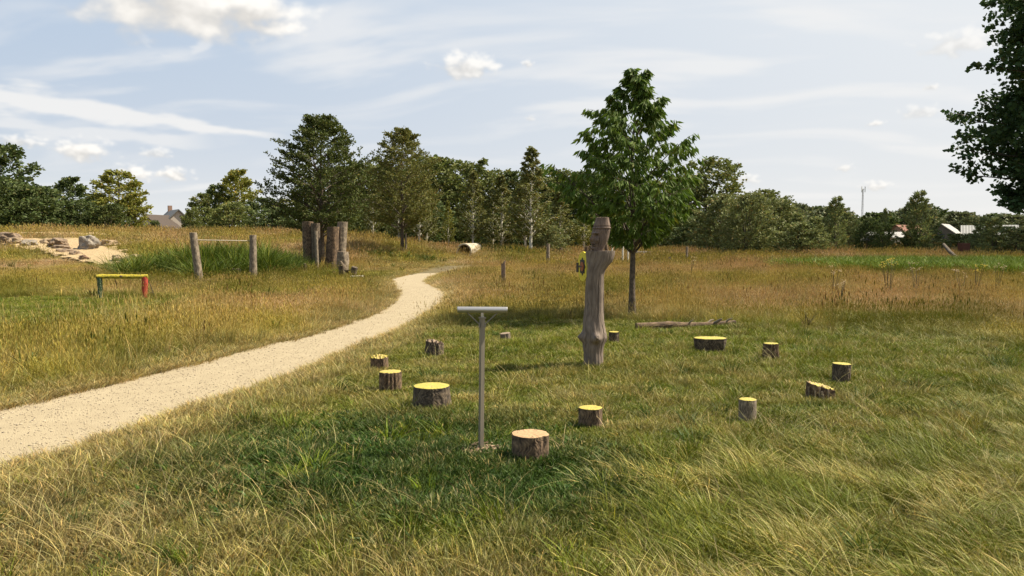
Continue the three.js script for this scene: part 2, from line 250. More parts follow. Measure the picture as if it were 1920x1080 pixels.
// ---------------------------------------------------------------- the ring of stumps
function stump({ label, x, z, r, h, top, side = bark, flare = 0.1, ridge = 0.05, notch = [], oval = 1, turn = 0, tilt = [0, 0], seed = 1, rough = 0, slope = 0, name = 'tree_stump' }) {
  const y = land(x, z), o = thing(name, label, 'stump', [x, y - 0.02, z], turn, 'stumps set in a ring in the grass');
  o.rotation.z = tilt[0]; o.rotation.x = tilt[1];
  const f = (w, t) => { const s = Math.sin(w), c = Math.cos(w); let k = 1 + flare * (1 - t) ** 2 + 0.05 * n3(s * 1.3, c * 1.3, seed) + ridge * n3(s * 7, c * 7, seed + t * 0.5) + ridge * 0.6 * n3(s * 15, c * 15, seed + t * 0.8); for (const [a, dp, wd] of notch) { const q = Math.atan2(Math.sin(w - a), Math.cos(w - a)); k -= dp * Math.exp(-((q / wd) ** 2)) * (0.5 + 0.5 * t); } return r * k * Math.sqrt((s * oval) ** 2 + c ** 2); };
  const H = h + 0.07;
  const body = trunkShell(H, f, 88, 10, undefined, 0.25);
  if (slope || rough) { const p = body.attributes.position; for (let i = 0; i < p.count; i++) if (p.getY(i) > H * 0.75) p.setY(i, p.getY(i) + slope * p.getX(i) * (p.getY(i) - H * 0.75) / (H * 0.25)); body.computeVertexNormals(); }
  part('bark', body, side, o);
  const tg = sawnTop(H, f, 88, undefined, 0.003, 1.0, slope);
  if (rough) { const p = tg.attributes.position; for (let i = 0; i < p.count; i++) p.setY(i, p.getY(i) + rough * n2(p.getX(i) * 22 + seed, p.getZ(i) * 22)); tg.computeVertexNormals(); }
  const face = part(top.painted ? 'painted_top' : 'sawn_top', tg, top.m, o);
  if (top.label) face.userData.label = top.label;
  blocked.push([x, z, r * Math.max(oval, 1) * 0.98]);
  return o;
}
const Y0 = { painted: true, m: paintTop[0], label: 'yellow painted sawn top' }, Y1 = { painted: true, m: paintTop[1], label: 'worn yellow painted sawn top' }, Y2 = { painted: true, m: paintTop[2], label: 'mostly worn yellow paint' }, bare = { m: cutWood }, bareGrey = { m: cutGrey };
stump({ label: 'wide bare brown stump with no paint, beside the metal T-shaped post', x: 0.13, z: -5.45, r: 0.129, h: 0.13, top: bare, side: barkBrown, flare: 0.02, ridge: 0.015, notch: [[0.85, 0.12, 0.12], [1.25, -0.06, 0.3]], seed: 2 });
stump({ label: 'large low stump with bright yellow painted top, largest left of the T-shaped post', x: -0.75, z: -7.1, r: 0.166, h: 0.145, top: Y0, side: bark, flare: 0.14, ridge: 0.025, seed: 3 });
stump({ label: 'cracked stump with worn yellow top, just behind the largest yellow stump', x: -1.27, z: -7.95, r: 0.115, h: 0.145, top: Y1, side: barkBrown, flare: 0.03, ridge: 0.05, notch: [[-0.25, 0.4, 0.1], [0.5, 0.2, 0.05], [0.15, 0.14, 0.06]], seed: 4 });
stump({ label: 'small rotting stump with chipped yellow top, nearest the gravel path', x: -1.61, z: -9.25, r: 0.1, h: 0.115, top: Y1, side: barkBrown, notch: [[0.3, 0.18, 0.1], [2.6, 0.35, 0.12]], rough: 0.03, seed: 5, tilt: [0.0, 0.06] });
stump({ label: 'dark rotten stump crumbling on one side, unpainted, near the path bend', x: -1.05, z: -10.35, r: 0.115, h: 0.115, top: bareGrey, side: bark, ridge: 0.12, rough: 0.05, slope: -0.2, notch: [[1.2, 0.3, 0.3]], seed: 6, tilt: [0, -0.12] });
stump({ label: 'tiny grey tilted stump at the foot of the tall dry grass', x: -0.09, z: -11.85, r: 0.078, h: 0.09, top: bareGrey, side: barkGrey, tilt: [0.12, 0.05], seed: 7 });
stump({ label: 'small pale yellow topped stump just right of the carved post', x: 1.53, z: -11.45, r: 0.075, h: 0.145, top: Y0, side: bark, flare: 0.02, notch: [[1.0, 0.2, 0.1]], seed: 8 });
stump({ label: 'very wide low stump with pale yellow oblong top, below the fallen log', x: 2.75, z: -10.6, r: 0.16, h: 0.13, top: Y0, side: bark, flare: -0.2, ridge: 0.05, oval: 1.38, seed: 9, notch: [[2.9, 0.25, 0.2]] });
stump({ label: 'small stump with split side bark and pale yellow top, second beyond the wide low one', x: 3.38, z: -9.95, r: 0.092, h: 0.155, top: Y0, side: barkBrown, ridge: 0.1, notch: [[-0.1, 0.3, 0.12], [0.6, 0.25, 0.1]], seed: 10 });
stump({ label: 'dark barked stump with flat pale yellow top, rightmost of the ring', x: 3.64, z: -8.42, r: 0.096, h: 0.15, top: Y0, side: bark, flare: -0.04, ridge: 0.03, seed: 11, tilt: [-0.03, 0] });
{
  const o = stump({ label: 'broken tipped stump with splintered hollow front and sloping pale top', x: 3.04, z: -7.52, r: 0.1, h: 0.085, top: Y2, side: barkBrown, ridge: 0.12, oval: 1.25, slope: -0.16, rough: 0.02, notch: [[-0.35, 0.6, 0.28], [0.5, 0.2, 0.2]], seed: 12, tilt: [-0.1, 0.06] });
  const R = rng(91); for (let i = 0; i < 9; i++) { const a = -1.3 + R() * 2.4, q = 0.1 + 0.02 * R(); part('splinter', rod([q * 1.25 * Math.sin(a), 0.02, q * Math.cos(a) + 0.01], [q * 1.3 * Math.sin(a) - 0.01, 0.1 + 0.05 * R(), q * Math.cos(a) - 0.01 + 0.02 * R()], 0.006, 4), barkGrey, o); }
}
stump({ label: 'slim upright stump with smooth grey bark and yellow top, front right of the ring', x: 2.08, z: -6.7, r: 0.073, h: 0.14, top: Y0, side: barkGrey, flare: 0.0, ridge: 0.015, seed: 13 });
stump({ label: 'squat stump with bright yellow top and one vertical crack, front middle of the ring', x: 0.66, z: -6.36, r: 0.098, h: 0.105, top: Y0, side: barkBrown, flare: 0.0, ridge: 0.02, notch: [[0.1, 0.2, 0.03], [2.2, 0.25, 0.25]], seed: 14 });

// ---------------------------------------------------------------- the T-shaped metal sighting post
{
  const x = -0.23, z = -5.6, o = thing('sighting_post', 'grey metal T-shaped post with short horizontal steel viewing tube', 'post', [x, land(x, z) - 0.02, z], 0.06);
  o.rotation.z = -0.012;
  part('pole', box(0.03, 1.02, 0.03, 0, 0.51, 0, 0, 0.5), steelDull, o);
  part('pole_cap', box(0.04, 0.012, 0.04, 0, 1.026, 0, 0, 0.5), steelDull, o);
  part('neck', rod([0, 1.03, 0], [0, 1.066, 0], 0.011), steel, o);
  const L = 0.183, prof = [[0.0185, -L], [0.022, -L], [0.0225, -L + 0.002], [0.0225, L - 0.002], [0.022, L], [0.0185, L], [0.0185, -L]].map(([r, y]) => new THREE.Vector2(r, y));
  const t = new THREE.LatheGeometry(prof, 36); t.rotateZ(Math.PI / 2); t.translate(0, 1.085, 0);
  part('viewing_tube', t, steel, o);
  for (const s of [-1, 1]) { const b = part('brace', rod([s * 0.014, 0.972, 0], [s * 0.118, 1.07, 0], 0.0045, 8), steelDull, o); part('brace_foot', box(0.012, 0.03, 0.02, s * 0.021, 0.972, 0), steelDull, b); }
  blocked.push([x, z, 0.06]);
}

// ---------------------------------------------------------------- the carved post
{
  const x = 1.005, z = -9.38, s = 0.00657, o = thing('carved_totem_post', 'tall weathered wooden totem post with carved head on its top ledge', 'totem post', [x, land(x, z) - 0.03, z]);
  // height, left edge, right edge across the view, from the ground up
  const rows = [[0, 1094, 1131], [0.03, 1095, 1131], [0.18, 1094.5, 1130], [0.24, 1093, 1131], [0.3, 1092.5, 1133], [0.37, 1092, 1136], [0.43, 1092, 1135.5], [0.5, 1092.5, 1133.5], [0.575, 1093, 1132], [0.74, 1096, 1131], [0.935, 1097, 1131], [1.131, 1098, 1131], [1.197, 1098, 1133.5], [1.25, 1098, 1139], [1.29, 1098, 1145], [1.33, 1098, 1148.5], [1.375, 1097.5, 1150.5], [1.42, 1097, 1151.5]];
  const at = (y) => { let i = 0; while (i < rows.length - 2 && rows[i + 1][0] < y) i++; const t = clamp((y - rows[i][0]) / (rows[i + 1][0] - rows[i][0])); return [lerp(rows[i][1], rows[i + 1][1], t), lerp(rows[i][2], rows[i + 1][2], t)]; };
  const H = 1.43, bump = (w, y, a, yy, wa, wy, amp) => { const q = Math.atan2(Math.sin(w - a), Math.cos(w - a)); return amp * Math.exp(-((q / wa) ** 2) - (((y - yy) / wy) ** 2)); };
  const drift = (t) => { const [l, r] = at(t * H); return [((l + r) / 2 - 1113) * s, 0]; };
  const f = (w, t) => {
    const y = t * H, [l, r] = at(y), a = ((r - l) / 2) * s, b = Math.min(a, 0.112 + 0.01 * Math.sin(y * 5) + 0.03 * Math.exp(-(((y - 0.4) / 0.12) ** 2))), S = Math.sin(w), K = Math.cos(w);
    let q = (a * b) / Math.sqrt((b * S) ** 2 + (a * K) ** 2);
    q += 0.004 * n3(S * 2, K * 2, y * 2) + 0.0016 * n3(S * 14, K * 14, y * 1.2);
    for (const [ca, y0, y1, dp] of [[0.35, 0.55, 1.2, 0.014], [-0.45, 0.7, 1.4, 0.011], [0.8, 0.05, 0.6, 0.012], [1.2, 0.6, 1.3, 0.01], [-0.9, 0.1, 0.5, 0.01]]) { const g = Math.atan2(Math.sin(w - ca - 0.06 * n2(y * 4, ca)), Math.cos(w - ca - 0.06 * n2(y * 4, ca))); q -= dp * Math.exp(-((g / 0.035) ** 2)) * sstep(y0, y0 + 0.12, y) * sstep(y1, y1 - 0.12, y); }
    q += bump(w, y, -1.5, 0.375, 0.36, 0.05, 0.062) + bump(w, y, 0.1, 0.37, 0.3, 0.055, 0.075) - bump(w, y, -0.05, 0.30, 0.3, 0.035, 0.018) + bump(w, y, 1.35, 0.35, 0.5, 0.06, 0.012);
    return q;
  };
  const post = part('post', trunkShell(H, f, 220, 110, drift, 0.55), totemWood, o);
  part('ledge_top', sawnTop(H, f, 220, drift, 0.002, 1.0, 0), std({ color: lin(0.34, 0.29, 0.24), map: totemWood.map }), o);
  const stub = tubePath([V(0.015, 0.37, 0.14), V(0.022, 0.392, 0.21), V(0.026, 0.4, 0.225)], [0.034, 0.024, 0.02], 14, 0.2); part('branch_stub', stub, totemWood, o);
  // the head: an oval block, flat hat above, a face carved towards the left
  const FA = -0.95, hh = 0.41, hx = 0.055;
  const face = (w, t) => { // depth of the carving at this angle and height
    const q = Math.atan2(Math.sin(w - FA), Math.cos(w - FA)), g = (a, sa, y, sy) => Math.exp(-(((q - a) / sa) ** 2) - (((t - y) / sy) ** 2));
    let k = 0;
    k += 0.030 * g(0, 0.16, 0.36, 0.085) + 0.012 * g(0, 0.12, 0.48, 0.07);          // nose, bridge
    k += 0.016 * g(0.32, 0.26, 0.535, 0.022) + 0.016 * g(-0.32, 0.26, 0.535, 0.022);  // brows
    k -= 0.022 * g(0.36, 0.2, 0.465, 0.04) + 0.022 * g(-0.36, 0.2, 0.465, 0.04);      // sockets
    k += 0.012 * g(0.36, 0.1, 0.46, 0.018) + 0.012 * g(-0.36, 0.1, 0.46, 0.018);      // eyes
    k += 0.016 * g(0, 0.3, 0.235, 0.014) + 0.015 * g(0, 0.26, 0.175, 0.015) - 0.016 * g(0, 0.32, 0.205, 0.010); // lips, mouth
    k += 0.018 * g(0, 0.3, 0.09, 0.04) - 0.012 * g(0, 0.4, 0.14, 0.018) + 0.012 * g(0.62, 0.22, 0.32, 0.07) + 0.012 * g(-0.62, 0.22, 0.32, 0.07); // chin, cheeks
    k -= 0.010 * g(0.8, 0.06, 0.3, 0.2) + 0.010 * g(-0.8, 0.06, 0.3, 0.2);             // side folds
    for (let i = 0; i < 5; i++) k -= 0.004 * Math.exp(-(((q - (0.95 + 0.05 * i)) / 0.05) ** 2)) * sstep(0.05, 0.15, t) * sstep(0.62, 0.5, t) * (i % 2);
    k -= 0.007 * (Math.exp(-(((t - 0.655) / 0.010) ** 2)) + Math.exp(-(((t - 0.735) / 0.010) ** 2))); // hat band grooves
    k += 0.004 * sstep(0.655, 0.67, t);
    return k;
  };
  const hd = (t) => [hx - 0.02 + 0.075 * t - 0.05 * Math.max(0, t - 0.7), 0];
  const hf = (w, t) => { const a = lerp(0.072, 0.108, sstep(0, 0.45, t)) - 0.036 * sstep(0.6, 1, t), b = lerp(0.075, 0.095, sstep(0, 0.4, t)) - 0.02 * sstep(0.6, 1, t), S = Math.sin(w), K = Math.cos(w); return Math.pow(Math.pow(Math.abs(S / a), 2.6) + Math.pow(Math.abs(K / b), 2.6), -1 / 2.6) + 1.7 * face(w, t) + 0.0012 * n3(S * 12, K * 12, t * 3); };
  const hg = trunkShell(hh, hf, 150, 110, hd, 0.5), head = part('carved_head', hg, headWood, o); head.position.set(0, H - 0.004, 0); head.userData.label = 'carved face looking left under a flat hat';
  part('head_top', sawnTop(hh, hf, 150, hd, 0.001, 1, 0), cutGrey, head);
  // the round target on its left side
  const tg = new THREE.Group(); tg.name = 'target'; tg.userData.label = 'round yellow target with black ring and orange middle'; tg.position.set(-0.122, 1.235, -0.13); tg.rotation.y = -Math.PI / 2 + 0.24; o.add(tg);
  const disc = (r, d, zz) => { const c = new THREE.CylinderGeometry(r, r, d, 48); c.rotateX(Math.PI / 2); c.translate(0, 0, zz); return c; };
  const worn = tex(128, 128, (u, v) => { const k = 225 + 40 * fbm(u * 9, v * 9, 4); return [k, k, k]; });
  part('yellow_board', disc(0.185, 0.02, 0), std({ color: lin(0.82, 0.66, 0.025), map: worn, roughness: 0.6 }), tg);
  const wav = new THREE.Shape(); for (let i = 0; i <= 64; i++) { const a = (i / 64) * TAU, r = 0.1 + 0.012 * Math.cos(a * 8); i ? wav.lineTo(r * Math.cos(a), r * Math.sin(a)) : wav.moveTo(r, 0); }
  const bg = new THREE.ExtrudeGeometry(wav, { depth: 0.004, bevelEnabled: false }); bg.translate(0, 0, 0.011);
  part('black_ring', bg, std({ color: lin(0.03, 0.022, 0.018), roughness: 0.7 }), tg);
  part('orange_middle', disc(0.058, 0.004, 0.018), std({ color: lin(0.52, 0.14, 0.035), map: worn, roughness: 0.6 }), tg);
  const kn = part('striker_peg', rod([0, 0, 0.0], [0, 0, 0.07], 0.007), steelDull, tg);
  part('striker_plate', box(0.055, 0.115, 0.014, 0, -0.01, 0.075), std({ color: lin(0.05, 0.04, 0.033) }), tg);
  blocked.push([x, z, 0.12]);
}

// ---------------------------------------------------------------- other timber in the meadow
const B = (px, d) => ((px - 960) / 1440) * d; // metres to the side of the view line at distance d, from a bearing
function pole({ name = 'wooden_post', label, category = 'post', x, z, r, h, m = barkGrey, top = cutGrey, slant = 0, lean = [0, 0], group, seed = 1, taper = 0.08, seg = 20, ridge = 0.04, square = 0 }) {
  const o = thing(name, label, category, [x, land(x, z) - 0.05, z], 0, group);
  const f = (w, t) => { const S = Math.sin(w), K = Math.cos(w), b = square ? Math.pow(Math.abs(S) ** 8 + Math.abs(K) ** 8, -1 / 8) : 1; return r * b * (1 + taper * (1 - t) + ridge * n3(S * 3, K * 3, seed + t * 2) + ridge * n3(S * 8, K * 8, seed + t)); };
  const H = h + 0.05, dr = (t) => [lean[0] * t, lean[1] * t], g = trunkShell(H, f, seg, 10, dr, 0.5), tg = sawnTop(H, f, seg, dr, 0.002, 1, 0);
  for (const q of [g, tg]) { if (!slant) break; const p = q.attributes.position; for (let i = 0; i < p.count; i++) if (p.getY(i) > H - 0.02) p.setY(i, p.getY(i) + slant * (p.getX(i) - lean[0])); q.computeVertexNormals(); }
  part('shaft', g, m, o); part('sawn_top', tg, top, o);
  blocked.push([x, z, r]);
  return o;
}
pole({ label: 'short square post with slanted top standing alone in the dry grass', x: -0.28, z: -24.7, r: 0.065, h: 0.83, slant: 1.1, square: 1, m: std({ ...woodTex([92, 74, 62], [140, 118, 100], 20, 1.5, 41), bumpScale: 0.002 }), seed: 3 });
{ // the log lying in the grass
  const A = V(2.13, land(2.13, -13.1) + 0.06, -13.1), B = V(4.0, land(4, -13.7) + 0.06, -13.7), pts = [], rad = [];
  for (let i = 0; i <= 26; i++) { const t = i / 26; pts.push(V(lerp(A.x, B.x, t), lerp(A.y, B.y, t) + 0.012 * Math.sin(t * 7), lerp(A.z, B.z, t) + 0.03 * Math.sin(t * 4))); rad.push((w) => (0.06 - 0.018 * t + 0.012 * Math.exp(-(((t - 0.32) / 0.05) ** 2))) * (1 + 0.08 * n3(Math.cos(w) * 3, Math.sin(w) * 3, t * 9))); }
  const o = thing('fallen_log', 'long grey weathered log lying in the grass below the leafy tree', 'log', [0, 0, 0]);
  part('trunk', tubePath(pts, rad, 24, 0.6), barkBrown, o);
  for (const [t, a, l, r] of [[0.5, 0.3, 0.1, 0.014], [0.68, -0.5, 0.16, 0.018], [0.75, 0.9, 0.12, 0.024], [0.9, 0.2, 0.14, 0.015]]) { const p = pts[Math.round(t * 26)]; part('branch_stub', tubePath([p.clone(), V(p.x + l * 0.6, p.y + 0.07, p.z + a * 0.1), V(p.x + l, p.y + 0.09 + 0.02 * a, p.z + a * 0.14)], [r * 1.4, r, r * 0.6], 8), barkGrey, o); }
  for (let i = 0; i <= 10; i++) blocked.push([lerp(A.x, B.x, i / 10), lerp(A.z, B.z, i / 10), 0.1]);
}
{ // the small painted hurdle
  const o = thing('painted_log_goal', 'small log goal with yellow crossbar, green post and red post', 'goal', [-10.15, land(-10.15, -20) - 0.02, -20], 0.3);
  const wob = (n, r) => Array.from({ length: n }, (_, i) => (w) => r * (1 + 0.1 * n3(Math.cos(w) * 2, Math.sin(w) * 2, i * 0.8)));
  const chip = (c, under, s) => std({ map: tex(128, 128, (u, v) => mix3(c, under, sstep(0.12, 0.3, fbm(u * 6 + s, v * 6, 4)))), roughness: 0.75 });
  const L = (a, b, n) => Array.from({ length: n }, (_, i) => V(...a).lerp(V(...b), i / (n - 1)));
  part('green_post', tubePath(L([-0.53, 0, 0], [-0.54, 0.6, 0], 7), wob(7, 0.062), 18), chip([42, 66, 34], [120, 118, 92], 2), o);
  part('red_post', tubePath(L([0.5, 0, 0], [0.53, 0.6, 0], 7), wob(7, 0.072), 18), chip([168, 58, 38], [120, 60, 46], 4), o);
  const beam = part('yellow_crossbar', tubePath(L([-0.6, 0.63, 0], [0.6, 0.61, 0], 11), wob(11, 0.055), 18), chip([176, 158, 40], [92, 84, 40], 8), o);
  const knot = new THREE.SphereGeometry(0.038, 14, 10); knot.scale(1, 0.8, 0.6); knot.translate(-0.03, 0.625, 0.05); part('knot', knot, barkBrown, beam);
  const dark = std({ color: lin(0.04, 0.03, 0.025) });
  part('net_rope', tubePath([V(-0.2, 0.6, 0), V(-0.17, 0.45, -0.05), V(-0.14, 0.3, -0.08), V(-0.12, 0.05, -0.1)], [0.008, 0.008, 0.008, 0.008], 6), dark, o);
  part('net_rope', tubePath([V(0.56, 0.6, 0), V(0.64, 0.4, -0.04), V(0.7, 0.2, -0.08), V(0.73, 0.02, -0.1)], [0.009, 0.009, 0.009, 0.009], 6), dark, o);
  part('net_rope', tubePath([V(0.55, 0.3, -0.02), V(0.62, 0.2, -0.05), V(0.71, 0.17, -0.08)], [0.006, 0.006, 0.006], 6), dark, o);
}
{ // the bar between two trunks
  const a = [-11.17, -27.44], b = [-9.78, -29.0], cx = (a[0] + b[0]) / 2, cz = (a[1] + b[1]) / 2;
  const o = thing('pull_up_bar', 'steel pull-up bar held between two leaning pale tree trunks', 'pull-up bar', [cx, land(cx, cz) - 0.05, cz]);
  const post = (x, z, h, r, lx, seed) => { const f = (w, t) => r * (1 + 0.14 * (1 - t) + 0.05 * n3(Math.sin(w) * 2, Math.cos(w) * 2, seed + t * 4)), dr = (t) => [lx * t, 0], g = trunkShell(h, f, 28, 16, dr, 0.6), tg = sawnTop(h, f, 28, dr); for (const q of [g, tg]) q.translate(x - cx, 0, z - cz); const p = part('post', g, barkGrey, o); part('sawn_top', tg, cutGrey, p); };
  post(a[0], a[1], 1.86, 0.125, -0.2, 4); post(b[0], b[1], 1.78, 0.125, 0.02, 9);
  part('bar', rod([a[0] - cx - 0.17, 1.6, a[1] - cz], [b[0] - cx, 1.56, b[1] - cz], 0.016, 10), steelDull, o);
  single('ground_beam', 'pale squared beam lying on the ground under the pull-up bar', 'beam', box(2.1, 0.1, 0.12, cx + 0.1, land(cx, cz) + 0.1, cz, 0, 0.84, 0.0), cutGrey);
  stumpLike(-10.75, -29.9, 0.17, 0.42, 'dark old stump behind the pull-up bar beam', 22);
}
function stumpLike(x, z, r, h, label, seed) { const o = pole({ name: 'old_stump', label, category: 'stump', x, z, r, h, m: bark, top: cutGrey, seed, ridge: 0.1, taper: 0.2 }); return o; }
// the cluster of tall upright trunks beside the path
const UPR = 'tall upright logs round the alder by the path';
for (const [x, z, r, h, lx, seed, m, what] of [
  [-9.55, -36.2, 0.26, 2.32, -0.05, 3, barkBrown, 'thick dark upright log at the left end of the tall log cluster'],
  [-9.12, -35.9, 0.2, 2.25, -0.04, 5, bark, 'tall upright log with dark base, second in the tall log cluster'],
  [-8.52, -36.1, 0.27, 2.08, 0.14, 7, barkBrown, 'broad leaning upright log right of the thin pole in the log cluster'],
  [-8.22, -36.5, 0.24, 2.32, 0.2, 9, barkGrey, 'tallest pale upright log at the right end of the log cluster'],
]) pole({ name: 'upright_log', label: what, category: 'log', x, z, r, h, m, top: cutGrey, lean: [lx, 0], seed, ridge: 0.06, group: UPR, seg: 28 });
pole({ name: 'thin_pole', label: 'thin pale wooden pole standing in front of the tall log cluster', x: -8.72, z: -34.4, r: 0.075, h: 1.9, m: barkGrey, lean: [-0.04, 0], seed: 2 });
pole({ name: 'wooden_stake', label: 'short dark stake left of the tall log cluster', category: 'stake', x: -8.9, z: -33, r: 0.06, h: 0.5, m: bark, seed: 5 });
pole({ name: 'wooden_stake', label: 'short thin stake right in front of the tall log cluster', category: 'stake', x: -8.1, z: -34.6, r: 0.045, h: 0.5, m: bark, seed: 6 });
pole({ name: 'old_stump', label: 'knee-high grey stump behind the slatted log seat', category: 'stump', x: -7.8, z: -35.4, r: 0.25, h: 0.95, m: barkGrey, ridge: 0.12, seed: 8 });
{ // slatted seat made from logs
  const x = -6.75, z = -31.6, o = thing('log_seat', 'low slatted seat of whitened planks between two dark log ends', 'seat', [x, land(x, z), z], -0.5), pale = std({ color: lin(0.55, 0.50, 0.42), map: barkGrey.map });
  for (let i = 0; i < 5; i++) part('slat', box(0.42, 0.028, 0.085, -0.18 + 0.055 * i * 0.9, 0.5 - 0.085 * i, 0.05, 0, 0.25, -0.95), pale, o);
  part('seat_board', box(0.3, 0.03, 0.34, 0.12, 0.3, 0.02, 0, 0.2, 0.1), pale, o);
  for (const s of [-1, 1]) part('log_end', tubePath([V(s * 0.28, -0.05, 0), V(s * 0.3 - 0.02, 0.2, 0), V(s * 0.36, 0.46 - (s > 0 ? 0.03 : 0), 0)], [0.12, 0.13, 0.12], 14), bark, o);
}
single('white_board', 'small whitened board lying in the grass near the tall logs', 'board', box(0.5, 0.05, 0.14, -7.05, 0.12, -26.8, 0.1, 0.1, 0.03), std({ color: lin(0.6, 0.55, 0.46) }));
single('white_board', 'pale flat board on the ground beside the slatted log seat', 'board', box(0.5, 0.05, 0.2, -6.1, 0.13, -30.2, 0.05, -0.2, 0.02), std({ color: lin(0.6, 0.55, 0.46) }));
{ // boulders on the sand: x, z, width, height, depth, tone
  const tones = [[0.30, 0.22, 0.15], [0.36, 0.32, 0.27], [0.44, 0.33, 0.21], [0.22, 0.14, 0.09]].map((c) => std({ color: lin(...c), map: tex(256, 256, (u, v) => { const k = 205 + 60 * fbm(u * 7 + c[0] * 9, v * 7, 5) + 25 * n2(u * 60, v * 60); return [k, k * 0.98, k * 0.95]; }), roughness: 0.95 }));
  const list = [
    [-31.4, -47.6, 1.7, 0.75, 1.1, 0, 'large brown slab boulder at the far left end of the sand'], [-30.2, -47.0, 0.9, 0.5, 0.7, 2, 'tan rounded boulder second from the left end of the sand'], [-29.1, -46.4, 0.9, 0.45, 0.7, 1, 'grey boulder in front of the tan one at the left of the sand'], [-28.6, -47.6, 0.9, 0.4, 0.8, 2, 'low tan boulder behind the grey one on the sand'],
    [-27.4, -46.4, 1.3, 0.62, 0.9, 0, 'broad brown boulder with shaded front near the middle of the sand'], [-26.6, -45.4, 1.0, 0.3, 0.8, 0, 'flat brown slab below the broad brown boulder'], [-25.0, -45.4, 1.05, 0.9, 0.8, 1, 'big upright pale grey boulder, tallest on the sand'], [-24.6, -47.0, 1.0, 0.5, 0.7, 2, 'oblong tan boulder behind the tall grey boulder'],
    [-25.5, -43.9, 1.0, 0.28, 0.7, 0, 'flat slab in the middle of the sand'], [-24.3, -42.8, 0.6, 0.3, 0.5, 0, 'small brown stone half buried in the middle of the sand'], [-22.4, -40.2, 0.45, 0.35, 0.4, 3, 'small dark stone near the lower edge of the sand'], [-20.4, -39.8, 0.65, 0.42, 0.5, 2, 'orange tan boulder at the lower right of the sand'], [-19.7, -39.2, 0.6, 0.34, 0.45, 3, 'dark low boulder at the right corner of the sand'], [-20.4, -41.6, 0.6, 0.3, 0.5, 2, 'tan stone at the right edge of the sand by the reeds'],
  ];
  list.forEach(([x, z, w, h, d, t, label], i) => {
    const g = new THREE.IcosahedronGeometry(0.5, 7), p = g.attributes.position;
    for (let k = 0; k < p.count; k++) { const v = V(p.getX(k), p.getY(k), p.getZ(k)).normalize(); let q = 0.5 * (1 + 0.28 * n3(v.x * 1.1 + i * 3, v.y * 1.1, v.z * 1.1) + 0.07 * n3(v.x * 4 + i, v.y * 4, v.z * 4) + 0.02 * n3(v.x * 12, v.y * 12 + i, v.z * 12)); const fl = 0.4 + 0.06 * n3(v.x, v.z, i * 2); v.multiplyScalar(q); if (v.y > fl) v.y = fl + (v.y - fl) * 0.3; p.setXYZ(k, v.x * w * 1.1, v.y * h * 1.35, v.z * d * 1.1); }
    g.computeVertexNormals(); g.rotateY(i * 1.3 * 0.4); g.translate(x, land(x, z) + h * 0.36, z);
    single('boulder', label, 'boulder', g, tones[t], 'boulders on the sand slope');
  });
}
{ // concrete pipe in its bank
  const x = -3.05, z = -49.5, y = land(x, z), o = thing('concrete_pipe', 'round concrete pipe opening in the grassy bank by the path', 'pipe', [x, y + 0.08, z], -0.12);
  const conc = std({ map: tex(256, 256, (u, v) => { const k = 165 + 45 * fbm(u * 8, v * 8, 5); return [k, k * 0.93, k * 0.8]; }) });
  const prof = [[0.4, -4.5], [0.4, 0.25], [0.41, 0.27], [0.48, 0.27], [0.5, 0.25], [0.5, -4.5], [0.4, -4.5]].map(([r, q]) => new THREE.Vector2(r, q)), g = new THREE.LatheGeometry(prof, 40); g.rotateX(Math.PI / 2); g.translate(0, 0.28, 0);
  part('barrel', g, conc, o);
  const back = new THREE.CircleGeometry(0.41, 32); back.translate(0, 0.28, -4.45); part('back_wall', back, conc, o);
}
{ // thin white stakes, fence posts and stubs across the back of the field
  const posts = [
    [B(1027, 46), -46, 0.1, 1.25, barkGrey, 'wooden_post', 'grey round post beyond the meadow, left of the totem post'],
    [10.9, -48, 0.07, 1.1, barkGrey, 'wooden_post', 'lone grey fence post in the field right of the leafy tree'],
    [B(1099, 46), -46, 0.13, 1.15, barkBrown, 'wooden_post', 'brown post in the field just left of the carved head'], [B(1106, 46), -46, 0.07, 1.2, bark, 'wooden_post', 'thin dark post hidden behind the carved head'],
    [B(1142, 47), -47, 0.12, 1.4, barkBrown, 'wooden_post', 'leaning brown post right of the carved head'], [1.2, -57, 0.1, 0.6, bark, 'wooden_stake', 'short dark stake in the field between the white stems'], [-0.2, -57, 0.1, 0.5, bark, 'wooden_stake', 'stubby dark stake in the field beside the bramble mound'], [3.6, -57, 0.1, 0.7, bark, 'wooden_stake', 'short brown stake right of the grey round post'], [9.0, -44, 0.06, 0.55, bark, 'wooden_stake', 'small rusty stake in the field right of the leafy tree trunk'],
    [B(1147, 46), -46, 0.05, 1.4, birchBark, 'white_stake', 'white stake between the carved head and the leafy tree'], [B(1167, 46), -46, 0.05, 1.4, birchBark, 'white_stake', 'white stake just left of the leafy tree trunk'], [B(1177, 47), -47, 0.05, 1.4, birchBark, 'white_stake', 'white stake nearest the leafy tree trunk'],
  ];
  posts.forEach(([x, z, r, h, m, name, label], i) => pole({ name, label, category: /stake/.test(name) ? 'stake' : 'post', x, z, r, h, m, seed: i * 3, seg: 12, lean: [i === 4 ? -0.25 : 0.03, 0], group: 'posts and stakes at the back of the field' }));
  single('bench_slab', 'pale low slab bench in the field behind the totem post', 'bench', box(1.6, 0.14, 0.5, 9.6, land(9.6, -58) + 0.45, -58), std({ color: lin(0.45, 0.38, 0.3) }));
}

